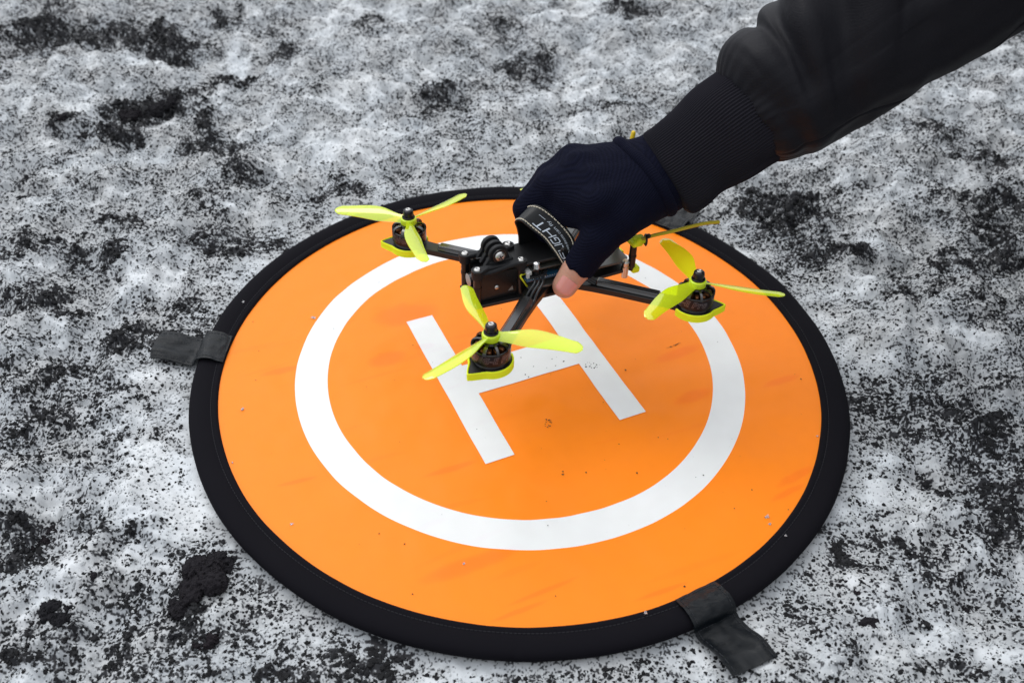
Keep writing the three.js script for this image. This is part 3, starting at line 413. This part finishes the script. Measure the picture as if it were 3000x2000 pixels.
  part(drone, 'wire', tube([[-22, -19, 12], [-30, -17, 15.8], [-27, -23, 16.6], [-24, -28, 16]], 0.7, 24, 6), phys({ color: lin(0.7, 0.7, 0.02), roughness: 0.5 }), 'thin yellow signal wire');
  part(drone, 'wire', tube([[6, -10, 15], [9, -4, 17], [5, -1, 16], [3, -7, 15.5]], 1.0, 24, 6), phys({ color: lin(0.02, 0.018, 0.016), roughness: 0.4 }));
  // tail posts, antenna holder and antennas
  for (const z of [13, -13]) { part(drone, 'standoff', [cyl(2.9, 2.9, -38, -15.5, 18, 71, z), cyl(3.3, 3.3, -26, -24.5, 18, 71, z)], M.black); part(drone, 'screw', [cyl(2.7, 2.7, -43, -29, 14, 64.5, z + Math.sign(z) * 1.2), cyl(3.4, 3.4, -35.5, -33, 6, 64.5, z + Math.sign(z) * 1.2), cyl(3.2, 2.4, -29, -27.4, 14, 64.5, z + Math.sign(z) * 1.2)], M.steel); part(drone, 'tail_bumper', rbox(7, 6, 8, 74, -38, z, 2), M.neonTpu, 'neon yellow foot under the tail'); }
  const hold = part(drone, 'antenna_holder', [rbox(10, 5.5, 36, 72.5, -12.8, 0, 2.2), rbox(9, 6.5, 9, 75, -10.5, 14, 2.6), rbox(9, 6.5, 9, 73, -10.5, -12, 2.6)], M.neonTpu, 'neon yellow antenna holder on the tail');
  part(hold, 'cable_tie', [(() => { const g = new THREE.TorusGeometry(4.2, 0.9, 8, 24); g.rotateY(1.2); g.translate(78, -9, 18.5); return g; })(), rbox(3, 3, 3, 80, -5.6, 19, 0.6)], M.black);
  part(drone, 'antenna', [tube([[75, -8.5, 17], [84, -5.5, 20], [98, -3.5, 23], [112, -1, 26], [126, 0.6, 28.4], [138, 0, 30]], 1.45, 50, 8, false)], phys({ color: lin(0.50, 0.40, 0.006), roughness: 0.5 }), 'thin yellow antenna tube pointing back');
  part(drone, 'antenna', [tube([[72, -9, -12], [76, 20, -20], [82, 42, -26], [87.4, 59.5, -30]], 1.9, 40, 8)], phys({ color: lin(0.72, 0.50, 0.006), roughness: 0.5 }), 'thin yellow antenna tube pointing up behind the wrist');
  // battery strap, pulled up into a loop
  const FE = new THREE.CatmullRomCurve3([[7, -17, 17], [3.2, -12.0, 18.4], [-1, -4.6, 15], [-4.4, 0.8, 11], [-7.7, 5.8, 7], [-15.2, 12.6, 1], [-20.6, 17, -6], [-22.7, 14, -11], [-20.3, 6.8, -12.5], [-18.6, -1.4, -13], [-18.2, -9, -13]].map((p) => V(...p)));
  const BE = new THREE.CatmullRomCurve3([[14, -17, 19], [14.5, -10, 20], [15.5, -2, 17.5], [16, 3, 13.5], [13, 9.3, 8.5], [6, 17.5, -3], [-1.8, 22.7, -11], [-7, 21, -17.5], [-3, 10, -17], [-1, 0, -15], [0, -9, -14]].map((p) => V(...p)));
  const strapAt = (u, v) => { const a = BE.getPoint(u), b = FE.getPoint(u), p = a.lerp(b, v); p.y += 0; return p; };
  const c = document.createElement('canvas'); c.width = 1024; c.height = 256;
  {
    const g = c.getContext('2d'); g.fillStyle = '#101214'; g.fillRect(0, 0, 1024, 256);
    for (let k = 0; k < 5000; k++) { const q = rnd(); g.fillStyle = q < 0.5 ? 'rgba(0,0,0,0.22)' : 'rgba(60,66,72,0.16)'; g.fillRect(rnd() * 1024, rnd() * 256, 1 + 3 * rnd(), 1 + 2 * rnd()); }
    g.strokeStyle = '#c3ccd6'; g.fillStyle = '#c3ccd6'; g.lineWidth = 10; g.lineCap = 'butt';
    // stroke lettering: iFLIGHT
    const y0 = 52, y1 = 126; let x = 118; const P = (...s) => { g.beginPath(); s.forEach(([a, b], i) => (i ? g.lineTo(x + a, b) : g.moveTo(x + a, b))); g.stroke(); };
    P([0, y0 + 26], [0, y1]); P([0, y0], [0, y0 + 14]); x += 24;
    P([0, y1], [0, y0 + 10], [10, y0], [62, y0]); P([0, y0 + 34], [54, y0 + 34]); x += 80;
    P([0, y0 - 4], [0, y1 - 5], [54, y1 - 5]); x += 72; P([0, y0 - 4], [0, y1]); x += 22;
    P([62, y0], [10, y0], [0, y0 + 12], [0, y1 - 16], [12, y1 - 5], [52, y1 - 5], [62, y1 - 16], [62, y0 + 38], [30, y0 + 38]); x += 84;
    P([0, y0 - 4], [0, y1]); P([0, y0 + 34], [58, y0 + 34]); P([58, y0 - 4], [58, y1]); x += 72; P([0, y0], [70, y0]); P([35, y0], [35, y1]);
    g.font = '34px sans-serif'; g.fillText('Where dreams can fly', 168, 176); g.fillRect(96, 162, 58, 4); g.fillRect(516, 162, 52, 4);
  }
  const strapTex = new THREE.CanvasTexture(c); strapTex.colorSpace = THREE.SRGBColorSpace;
  const strap = part(drone, 'battery_strap', sheet(strapAt, 90, 12, 1.5), phys({ map: strapTex, roughness: 0.36, specularIntensity: 0.5 }), 'black battery strap with white lettering and cream stitching');
  const st = [], up = (u, v) => { const e = 0.004, p = strapAt(u, v), a = strapAt(u + e, v).sub(strapAt(u - e, v)), b = strapAt(u, Math.min(1, v + 0.02)).sub(strapAt(u, v - 0.02)); return p.addScaledVector(a.cross(b).normalize(), 0.85); };
  for (const v of [0.1, 0.91]) for (let k = 2; k < 34; k++) { const u0 = 0.02 + k * 0.0225, A = up(u0, v), B = up(u0 + 0.0065, v + 0.012), C = up(u0 + 0.013, v); st.push(tube([[A.x, A.y, A.z], [B.x, B.y, B.z], [C.x, C.y, C.z]], 0.46, 4, 5)); }
  part(strap, 'stitching', st, phys({ color: lin(0.62, 0.56, 0.44), roughness: 0.8 }), 'cream thread stitched along both strap edges');
}

// ---------------------------------------------------------------- the person's arm (same axes as the drone, millimetres)
const person = thing('person', 'person in dark navy jacket and fingerless navy glove reaching down to hold the drone', 'person');
POSE.decompose(person.position, person.quaternion, person.scale);
{
  const capsule = (x, y, z, a, b, ra, rb) => { const ux = b[0] - a[0], uy = b[1] - a[1], uz = b[2] - a[2], px = x - a[0], py = y - a[1], pz = z - a[2], t = clamp((px * ux + py * uy + pz * uz) / (ux * ux + uy * uy + uz * uz)); return Math.hypot(px - ux * t, py - uy * t, pz - uz * t) - (ra + (rb - ra) * t); };
  const smin = (a, b, k) => { const h = clamp(0.5 + 0.5 * (b - a) / k); return b + (a - b) * h - k * h * (1 - h); };
  const W = [98, 38, 1], F = [150, 73, 12];
  const MCP = { i: [30, 36, 21], m: [33, 42, 3], r: [33, 46, -14], p: [35, 45, -30] };
  const palm = [[[96, 37, 12], MCP.i, 19, 11.5], [[98, 39, 4], MCP.m, 21, 12], [[98, 40, -6], MCP.r, 20, 11.5], [[97, 39, -14], MCP.p, 18, 10.5], [[92, 30, 14], [50, 26, 24], 17, 14], [[92, 30, -10], [48, 32, -26], 16, 11], [[29, 25, 22], [19.5, 19.5, 5], 9.5, 9], [W, F, 25, 29], [[96, 38, -10], [146, 70, 2], 20, 25]];
  const fingers = [
    [[MCP.i, [19, 31, 0], 11.8, 9.6], [[19, 31, 0], [11, 9, -10], 9.2, 8.2], [[11, 9, -10], [4, 0, -8], 8, 7]],
    [[MCP.m, [15, 35, -13], 12, 9.8], [[15, 35, -13], [5, 16, -22], 9.4, 8.4], [[5, 16, -22], [0, 0, -22], 8, 7.2]],
    [[MCP.r, [11, 33.5, -23], 11.5, 9.4], [[11, 33.5, -23], [-6, 13, -28], 9.2, 8.2], [[-6, 13, -28], [-4, -6, -27], 8, 7]],
    [[MCP.p, [17, 33, -36], 10.5, 8.6], [[17, 33, -36], [4, 14, -40], 8.4, 7.6], [[4, 14, -40], [2, -4, -38], 7.4, 6.6]],
  ];
  const thumbA = [[[78, 30, 16], [44, 22, 28], 17, 14.5], [[44, 22, 28], [27, 10, 30.5], 14.5, 11.8], [[27, 10, 30.5], [13, -12, 29], 11.6, 10.2]], tipA = [13, -12, 29], tipB = [2.2, -27.6, 28];
  const flesh = (x, y, z, grow = 0, tip = true) => {
    let d = 1e9; for (const [a, b, ra, rb] of palm) d = smin(d, capsule(x, y, z, a, b, ra, rb), 9);
    for (const f of fingers) { let e = 1e9; for (const [a, b, ra, rb] of f) e = smin(e, capsule(x, y, z, a, b, ra, rb), 2.5); d = smin(d, e, 7); }
    let t = 1e9; for (const [a, b, ra, rb] of thumbA) t = smin(t, capsule(x, y, z, a, b, ra, rb), 6);
    if (tip) { t = smin(t, capsule(x, y, z, tipA, tipB, 10.0, 9.0), 3.5); t = smin(t, capsule(x, y, z, [9, -17, 26.5], [3.4, -26.4, 26.4], 9.2, 8.4), 4); }
    return smin(d, t, 7) - grow;
  };
  // skin
  const skinTex = dataTex(256, 256, (x, y) => { const a = n2(x * 0.05, y * 0.05), b = n2b(x * 0.2, y * 0.2), v = 1 + 0.06 * a + 0.04 * b; return [enc(0.53 * v), enc(0.275 * v * (1 - 0.06 * a)), enc(0.19 * v * (1 - 0.08 * a))]; }, { srgb: true });
  const skinBump = dataTex(256, 256, (x, y) => { const v = 128 + 45 * n2(x * 0.12, y * 0.45) + 30 * n2b(x * 0.5, y * 0.5) - 70 * Math.pow(Math.max(0, Math.sin(y * 0.19 + 0.6 * n2(x * 0.04, y * 0.04))), 12); return [v, v, v]; });
  const skin = phys({ map: skinTex, roughness: 0.46, bumpMap: skinBump, bumpScale: 0.0004, sheen: 0.15, sheenColor: lin(0.7, 0.4, 0.3) });
  const T = V(tipB[0] - tipA[0], tipB[1] - tipA[1], tipB[2] - tipA[2]).normalize();
  const hand = part(person, 'hand', netted((x, y, z) => flesh(x, y, z), [-30, -42, -52], [160, 112, 58], 1.25, (x, y, z) => [(x + z) / 34, (x * T.x + y * T.y) / 34]), skin, 'bare thumb pressing on the drone body');
  // thumbnail: a curved plate that follows the thumb
  {
    const side = V(0.62, -0.32, 0.5).normalize(), look = V(-0.40, 0.42, 0.81).normalize(), along = T.clone(), across = new THREE.Vector3().crossVectors(along, look).normalize(), out = new THREE.Vector3().crossVectors(across, along).normalize(), c = V(4.6, -23.8, 28);
    const at = (u, v) => {
      const rowW = 5.9 * (0.93 + 0.07 * u) , w = (v - 0.5) * 2, l = -4.2 + 10.2 * u + (u < 0.5 ? -1 : 1) * 1.1 * (1 - w * w) * Math.abs(2 * u - 1), p = c.clone().addScaledVector(along, l), dir = out.clone().multiplyScalar(Math.cos(w * 0.72)).addScaledVector(across, Math.sin(w * 0.72)).addScaledVector(along, u > 0.8 ? 0.25 * (u - 0.8) : 0).normalize();
      let d = 4; for (let k = 0; k < 40; k++) { const q = p.clone().addScaledVector(dir, d), f = flesh(q.x, q.y, q.z); d -= f; if (Math.abs(f) < 0.01) break; }
      return p.addScaledVector(dir, d + 0.05);
    };
    part(hand, 'thumbnail', sheet(at, 20, 16, 1.3), phys({ color: lin(0.66, 0.265, 0.225), roughness: 0.2, clearcoat: 0.4, clearcoatRoughness: 0.2 }), 'short clean thumbnail');
  }
  // knitted glove: open at the thumb, rolled at the wrist
  const hemN = T.clone(), hemP = V(11.4, -13.6, 29);
  const cut = (x, y, z) => ((x - hemP.x) * hemN.x + (y - hemP.y) * hemN.y + (z - hemP.z) * hemN.z) - 0.9 * Math.sin(x * 0.5 + z * 0.4);
  const near = (x, y, z) => Math.hypot(x - 6, y + 22, z - 28) < 26;
  const ax = V(52, 35, 11).normalize(), e1 = V(0, 0, 1).addScaledVector(ax, -ax.z).normalize(), e2 = new THREE.Vector3().crossVectors(ax, e1);
  const gloveF = (x, y, z) => {
    let d = flesh(x, y, z, 1.5, false) ;
    const tt = capsule(x, y, z, [27, 10, 30.5], [8.4, -18.4, 28.6], 13.4, 11.3); d = smin(d, tt, 3);
    d += 0.3 * n3(x * 0.06, y * 0.06, z * 0.06) + 0.1 * n3(x * 0.2, y * 0.2, z * 0.2);
    if (near(x, y, z)) { d = Math.max(d, cut(x, y, z)); d = Math.max(d, -Math.max(flesh(x, y, z, 0.25), -cut(x, y, z) - 2.2)); }
    return Math.max(d, (x - 128) * ax.x + (y - 58) * ax.y + z * ax.z);
  };
  const knit = dataTex(128, 128, (x, y) => { const row = Math.sin(y * Math.PI / 8), v = 118 + 70 * row + 38 * Math.sin(x * Math.PI / 8 + (y & 8 ? 1.5 : 0)) + 26 * n2(x * 0.5, y * 0.5); return [v, v, v]; });
  const knitCol = dataTex(128, 128, (x, y) => { const v = 1 + 0.16 * Math.sin(y * Math.PI / 8) + 0.2 * n2(x * 0.45, y * 0.6); return [enc(0.0042 * v), enc(0.0048 * v), enc(0.0125 * v)]; }, { srgb: true });
  const wool = phys({ map: knitCol, roughness: 0.95, bumpMap: knit, bumpScale: 0.00042, specularIntensity: 0.15, sheen: 0.25, sheenColor: lin(0.05, 0.055, 0.14), sheenRoughness: 0.7 });
  part(person, 'glove', netted(gloveF, [-32, -36, -56], [134, 104, 60], 1.15, (x, y, z) => [(z * 0.8 + y * 0.5) / 12, (y * 0.85 - x * 0.5) / 12]), wool, 'navy knitted fingerless glove with rolled wrist');
  { // the rolled wrist of the glove
    const pts = [], c = V(87.5, 31.5, -1);
    for (let k = 0; k < 28; k++) { const a = k / 28 * 6.283, dir = e1.clone().multiplyScalar(Math.cos(a)).addScaledVector(e2, Math.sin(a)), o = c.clone().addScaledVector(ax, 3 * Math.cos(a) - 1.5 * Math.sin(2 * a)); let r = 12; while (r < 60 && gloveF(o.x + dir.x * r, o.y + dir.y * r, o.z + dir.z * r) < 0) r += 0.5; pts.push(o.addScaledVector(dir, r - 1.4 - (Math.sin(a) > 0 ? 3 * Math.sin(a) : 0))); }
    const g = new THREE.TubeGeometry(new THREE.CatmullRomCurve3(pts, true), 160, 4.8, 14, true); { const u = g.attributes.uv; for (let i = 0; i < u.count; i++) u.setXY(i, u.getY(i) * 3, u.getX(i) * 14); }
    part(person, 'glove_roll', g, wool, 'rolled navy wrist of the knitted glove');
  }
  // sleeve frames along the forearm
  const axis = new THREE.CatmullRomCurve3([V(86, 29, -1), V(101, 38.2, 3), V(128, 57, 8), V(156, 76.5, 13), V(176, 89, 17), V(198, 102, 22), V(219, 120, 28), V(254, 149, 38), V(297, 180, 50), V(350, 216, 64), V(400, 262, 66), V(440, 330, 50), V(475, 410, 20), V(500, 480, -10)], false, 'centripetal');
  const LEN = axis.getLength(), posAt = (mm) => axis.getPointAt(clamp(mm / LEN)), frame = (mm) => { const t = axis.getTangentAt(clamp(mm / LEN)), toward = V(-0.4, 0.55, 0.73), a = toward.addScaledVector(t, -toward.dot(t)).normalize(), b = new THREE.Vector3().crossVectors(a, t); return [t, a, b]; };
  // the point round the arm: th = 0 towards the camera's side, +90 degrees towards the upper edge
  const around = (mm, th, r) => { const [, a, b] = frame(mm); return posAt(mm).addScaledVector(a, r * Math.cos(th)).addScaledVector(b, r * Math.sin(th)); };
  const tubeOf = (m0, m1, n, k, rad, uvs) => { // outside of a sleeve with hems turned in
    const P = [], U = [], I = [];
    for (let i = 0; i <= n; i++) for (let j = 0; j <= k; j++) { const s = i / n, th = j / k * 2 * Math.PI, mm = lerp(m0, m1, s), p = around(mm, th, rad(mm, th, s)); P.push(p.x, p.y, p.z); U.push(mm * uvs, j / k * 6.283 * 40 * uvs); }
    for (let i = 0; i < n; i++) for (let j = 0; j < k; j++) { const a = i * (k + 1) + j, b = a + 1, c = a + k + 1, d = c + 1; I.push(a, c, b, b, c, d); }
    const g = new THREE.BufferGeometry(); g.setAttribute('position', new THREE.Float32BufferAttribute(P, 3)); g.setAttribute('uv', new THREE.Float32BufferAttribute(U, 2)); g.setIndex(I); g.computeVertexNormals();
    { const nn = g.attributes.normal; for (let i = 0; i <= n; i++) { const a = i * (k + 1), b = a + k; const v = V(nn.getX(a) + nn.getX(b), nn.getY(a) + nn.getY(b), nn.getZ(a) + nn.getZ(b)).normalize(); nn.setXYZ(a, v.x, v.y, v.z); nn.setXYZ(b, v.x, v.y, v.z); } }
    return g;
  };
  const seamTh = -1.15;
  const cuffR = (mm, th, s) => {
    const hem = s < 0.07 ? Math.sqrt(clamp(1 - (1 - s / 0.07) ** 2)) : 1, low = Math.max(0, -Math.sin(th));
    let r = lerp(35, 41, sstep(0.05, 0.9, s)) + 1.5 * n2(Math.cos(th) * 1.2, s * 2) + 4 * low * low * Math.exp(-(((s - 0.12) / 0.14) ** 2));
    r += 0.55 * Math.cos(th * 104) * (s < 0.03 ? 0 : 1); const ds = Math.abs(th - (seamTh + 6.283)); r -= 1.3 * Math.exp(-((ds / 0.03) ** 2));
    return r - 5 * (1 - hem);
  };
  const ribMat = phys({ color: lin(0.0135, 0.0128, 0.0175), roughness: 0.9, specularIntensity: 0.25 });
  part(person, 'cuff', tubeOf(15, 104, 60, 832, cuffR, 0.02), ribMat, 'charcoal ribbed jacket cuff');
  const cloth = dataTex(256, 256, (x, y) => { const v = 128 + 40 * Math.sin((x + y) * Math.PI / 4) + 45 * n2(x * 0.3, y * 0.3) + 40 * n2b(x * 0.05, y * 0.05); return [v, v, v]; });
  const sleeveMat = phys({ color: lin(0.0062, 0.0062, 0.0092), roughness: 0.5, specularIntensity: 0.28, bumpMap: cloth, bumpScale: 0.00025 });
  const sleeveR = (mm, th, s) => {
    const m = mm - 86, hem = m < 16 ? Math.sqrt(clamp(1 - (1 - m / 16) ** 2)) : 1, upp = Math.sin(th), c = Math.cos(th);
    let r = lerp(44, 52, sstep(0, 40, m)) + 6 * sstep(40, 170, m) + 6 * sstep(150, 300, m);
    r += upp > 0 ? upp * (9 * Math.exp(-(((m - 22) / 20) ** 2)) + 15 * sstep(34, 70, m) - 3 * Math.exp(-(((m - 40) / 6) ** 2))) : 0;              // two puffs along the upper edge
    const fold = (k, m0, slope, w, a, t0, tw) => a * Math.exp(-(((m - m0 - slope * (th > Math.PI ? th - 6.283 : th)) / w) ** 2)) * Math.exp(-((((th > Math.PI ? th - 6.283 : th) - t0) / tw) ** 2));
    r += fold(0, 48, 16, 8, -9, 1.2, 0.75) + fold(0, 64, 20, 10, 6.5, 0.7, 0.8) + fold(0, 84, 26, 11, -6.5, 0.3, 0.9) + fold(0, 30, -10, 9, 3, 0, 0.8) + fold(0, 16, -14, 8, -2.6, -0.2, 0.8) + fold(0, 112, 30, 14, 4, 0.4, 0.9) + fold(0, 142, 30, 16, -4.5, 0.4, 0.9) + fold(0, 20, -6, 6, -2.4, -1.2, 0.5) + fold(0, 24, -8, 2.2, -1.3, 0.5, 0.5) + fold(0, 38, 12, 2.4, 1.4, 0.2, 0.45) + fold(0, 72, 22, 2.6, -1.5, -0.2, 0.5) + fold(0, 96, 28, 3, 1.4, 0.9, 0.4) + fold(0, 126, 34, 3.2, -1.6, 0.1, 0.5);
    r += 0.5 * Math.exp(-m / 14) * Math.sin(th * 34 + 2 * Math.sin(th * 5));
    r += 2.2 * n2(m * 0.012 + 3, c * 0.9 + upp * 1.3) + 0.9 * n2b(m * 0.035, th * 1.3 * (th < 6 ? 1 : 0) + 4) * Math.min(1, (6.283 - th) * 2, th * 2);
    const st = seamTh + 6.283 + 0.25 * Math.sin(m * 0.035) - 0.0012 * m, ds = Math.abs(th - st); r -= 1.5 * Math.exp(-((ds / 0.022) ** 2));
    return r - 16 * (1 - hem);
  };
  sleeveMat.color.setRGB(0.0066, 0.0064, 0.0092);
  part(person, 'sleeve', tubeOf(86, LEN - 1, 240, 320, sleeveR, 0.03), sleeveMat, 'dark navy jacket sleeve with soft folds');
}

// the rest of the same person, kneeling to the right of the pad (world axes, millimetres)
{
  const inv = POSE.clone().invert(), put = (name, geo, mat, label) => { geo.scale(0.001, 0.001, 0.001); geo.applyMatrix4(inv); const m = shadows(new THREE.Mesh(geo, mat)); m.name = name; if (label) m.userData.label = label; person.add(m); return m; };
  const cap = (x, y, z, a, b, ra, rb) => { const ux = b[0] - a[0], uy = b[1] - a[1], uz = b[2] - a[2], px = x - a[0], py = y - a[1], pz = z - a[2], t = clamp((px * ux + py * uy + pz * uz) / (ux * ux + uy * uy + uz * uz + 1e-9)); return Math.hypot(px - ux * t, py - uy * t, pz - uz * t) - (ra + (rb - ra) * t); };
  const blend = (list, k) => (x, y, z) => { let d = 1e9; for (const [a, b, ra, rb] of list) { const e = cap(x, y, z, a, b, ra, rb), h = clamp(0.5 + 0.5 * (e - d) / k); d = e + (d - e) * h - k * h * (1 - h); } return d; };
  const cloth = (f, a) => (x, y, z) => f(x, y, z) + a * n3(x * 0.011, y * 0.016, z * 0.011) + 0.4 * a * n3(x * 0.03, y * 0.05, z * 0.03);
  const SH = [600, 640, -265], SL = [800, 660, 90];
  const jacket = blend([[SH, [720, 650, -90], 78, 100], [SL, [720, 650, -90], 78, 100], [[720, 610, -90], [900, 330, -130], 125, 140], [SH, [480, 590, -270], 74, 66], [SL, [690, 480, 230], 76, 62], [[690, 480, 230], [600, 400, 130], 60, 48]], 70);
  put('jacket', netted(cloth(jacket, 9), [330, 120, -460], [1120, 820, 420], 12), phys({ color: lin(0.0062, 0.0062, 0.0092), roughness: 0.5, specularIntensity: 0.28 }), 'dark navy jacket body');
  const fist = blend([[[612, 408, 138], [575, 372, 108], 36, 30], ...[[-30, 0], [-10, 4], [10, 4], [28, 0]].flatMap(([s, u]) => [[[572 + s * 0.6, 372 + u, 104 - s * 0.8], [536 + s * 0.6, 352 + u, 86 - s * 0.8], 10, 9], [[536 + s * 0.6, 352 + u, 86 - s * 0.8], [534 + s * 0.6, 326 + u, 96 - s * 0.8], 9, 8]]), [[590, 380, 92], [566, 346, 74], 12, 9], [[566, 346, 74], [548, 332, 84], 9, 8]], 7);
  put('hand', netted(fist, [490, 300, 30], [660, 460, 190], 4), phys({ color: lin(0.50, 0.29, 0.2), roughness: 0.5 }), 'other hand hanging over the knee');
  const legs = blend([[[890, 300, -200], [640, 260, -300], 105, 78], [[640, 260, -300], [700, 40, -310], 74, 56], [[890, 300, -50], [640, 80, 70], 105, 80], [[640, 70, 70], [990, 60, 60], 70, 52], [[890, 300, -200], [890, 300, -50], 110, 110]], 50);
  put('trousers', netted(cloth(legs, 7), [500, -15, -440], [1080, 440, 200], 12), phys({ color: lin(0.012, 0.012, 0.014), roughness: 0.85, specularIntensity: 0.3 }), 'dark trousers');
  const bootMat = phys({ color: lin(0.01, 0.009, 0.008), roughness: 0.6 });
  for (const b of [[[710, 45, -310], [600, 25, -315], 48, 36], [[1000, 55, 60], [1060, 20, 60], 46, 34]]) { const boot = blend([b], 12); put('boot', netted((x, y, z) => Math.max(boot(x, y, z), -8 - y), [b[1][0] < 700 ? 540 : 930, -14, b[0][2] - 70], [b[1][0] < 700 ? 790 : 1120, 110, b[0][2] + 70], 9), bootMat); }
  const face = blend([[[655, 770, -110], [690, 690, -100], 52, 56], [[620, 835, -115], [650, 845, -112], 72, 80], [[606, 780, -115], [622, 800, -115], 44, 56], [[548, 812, -116], [560, 832, -116], 9, 7], [[640, 820, -196], [640, 840, -194], 12, 14], [[640, 820, -34], [640, 840, -36], 12, 14]], 14);
  put('head', netted(face, [500, 640, -230], [780, 960, 10], 6), phys({ color: lin(0.50, 0.29, 0.2), roughness: 0.5 }));
  const hat = blend([[[635, 868, -114], [665, 872, -112], 80, 84]], 6);
  put('knit_hat', netted((x, y, z) => Math.max(hat(x, y, z), 866 - 0.28 * (640 - x) - y), [520, 800, -230], [790, 990, 10], 6), phys({ color: lin(0.006, 0.006, 0.01), roughness: 0.95 }));
}
renderer.render(scene, camera);
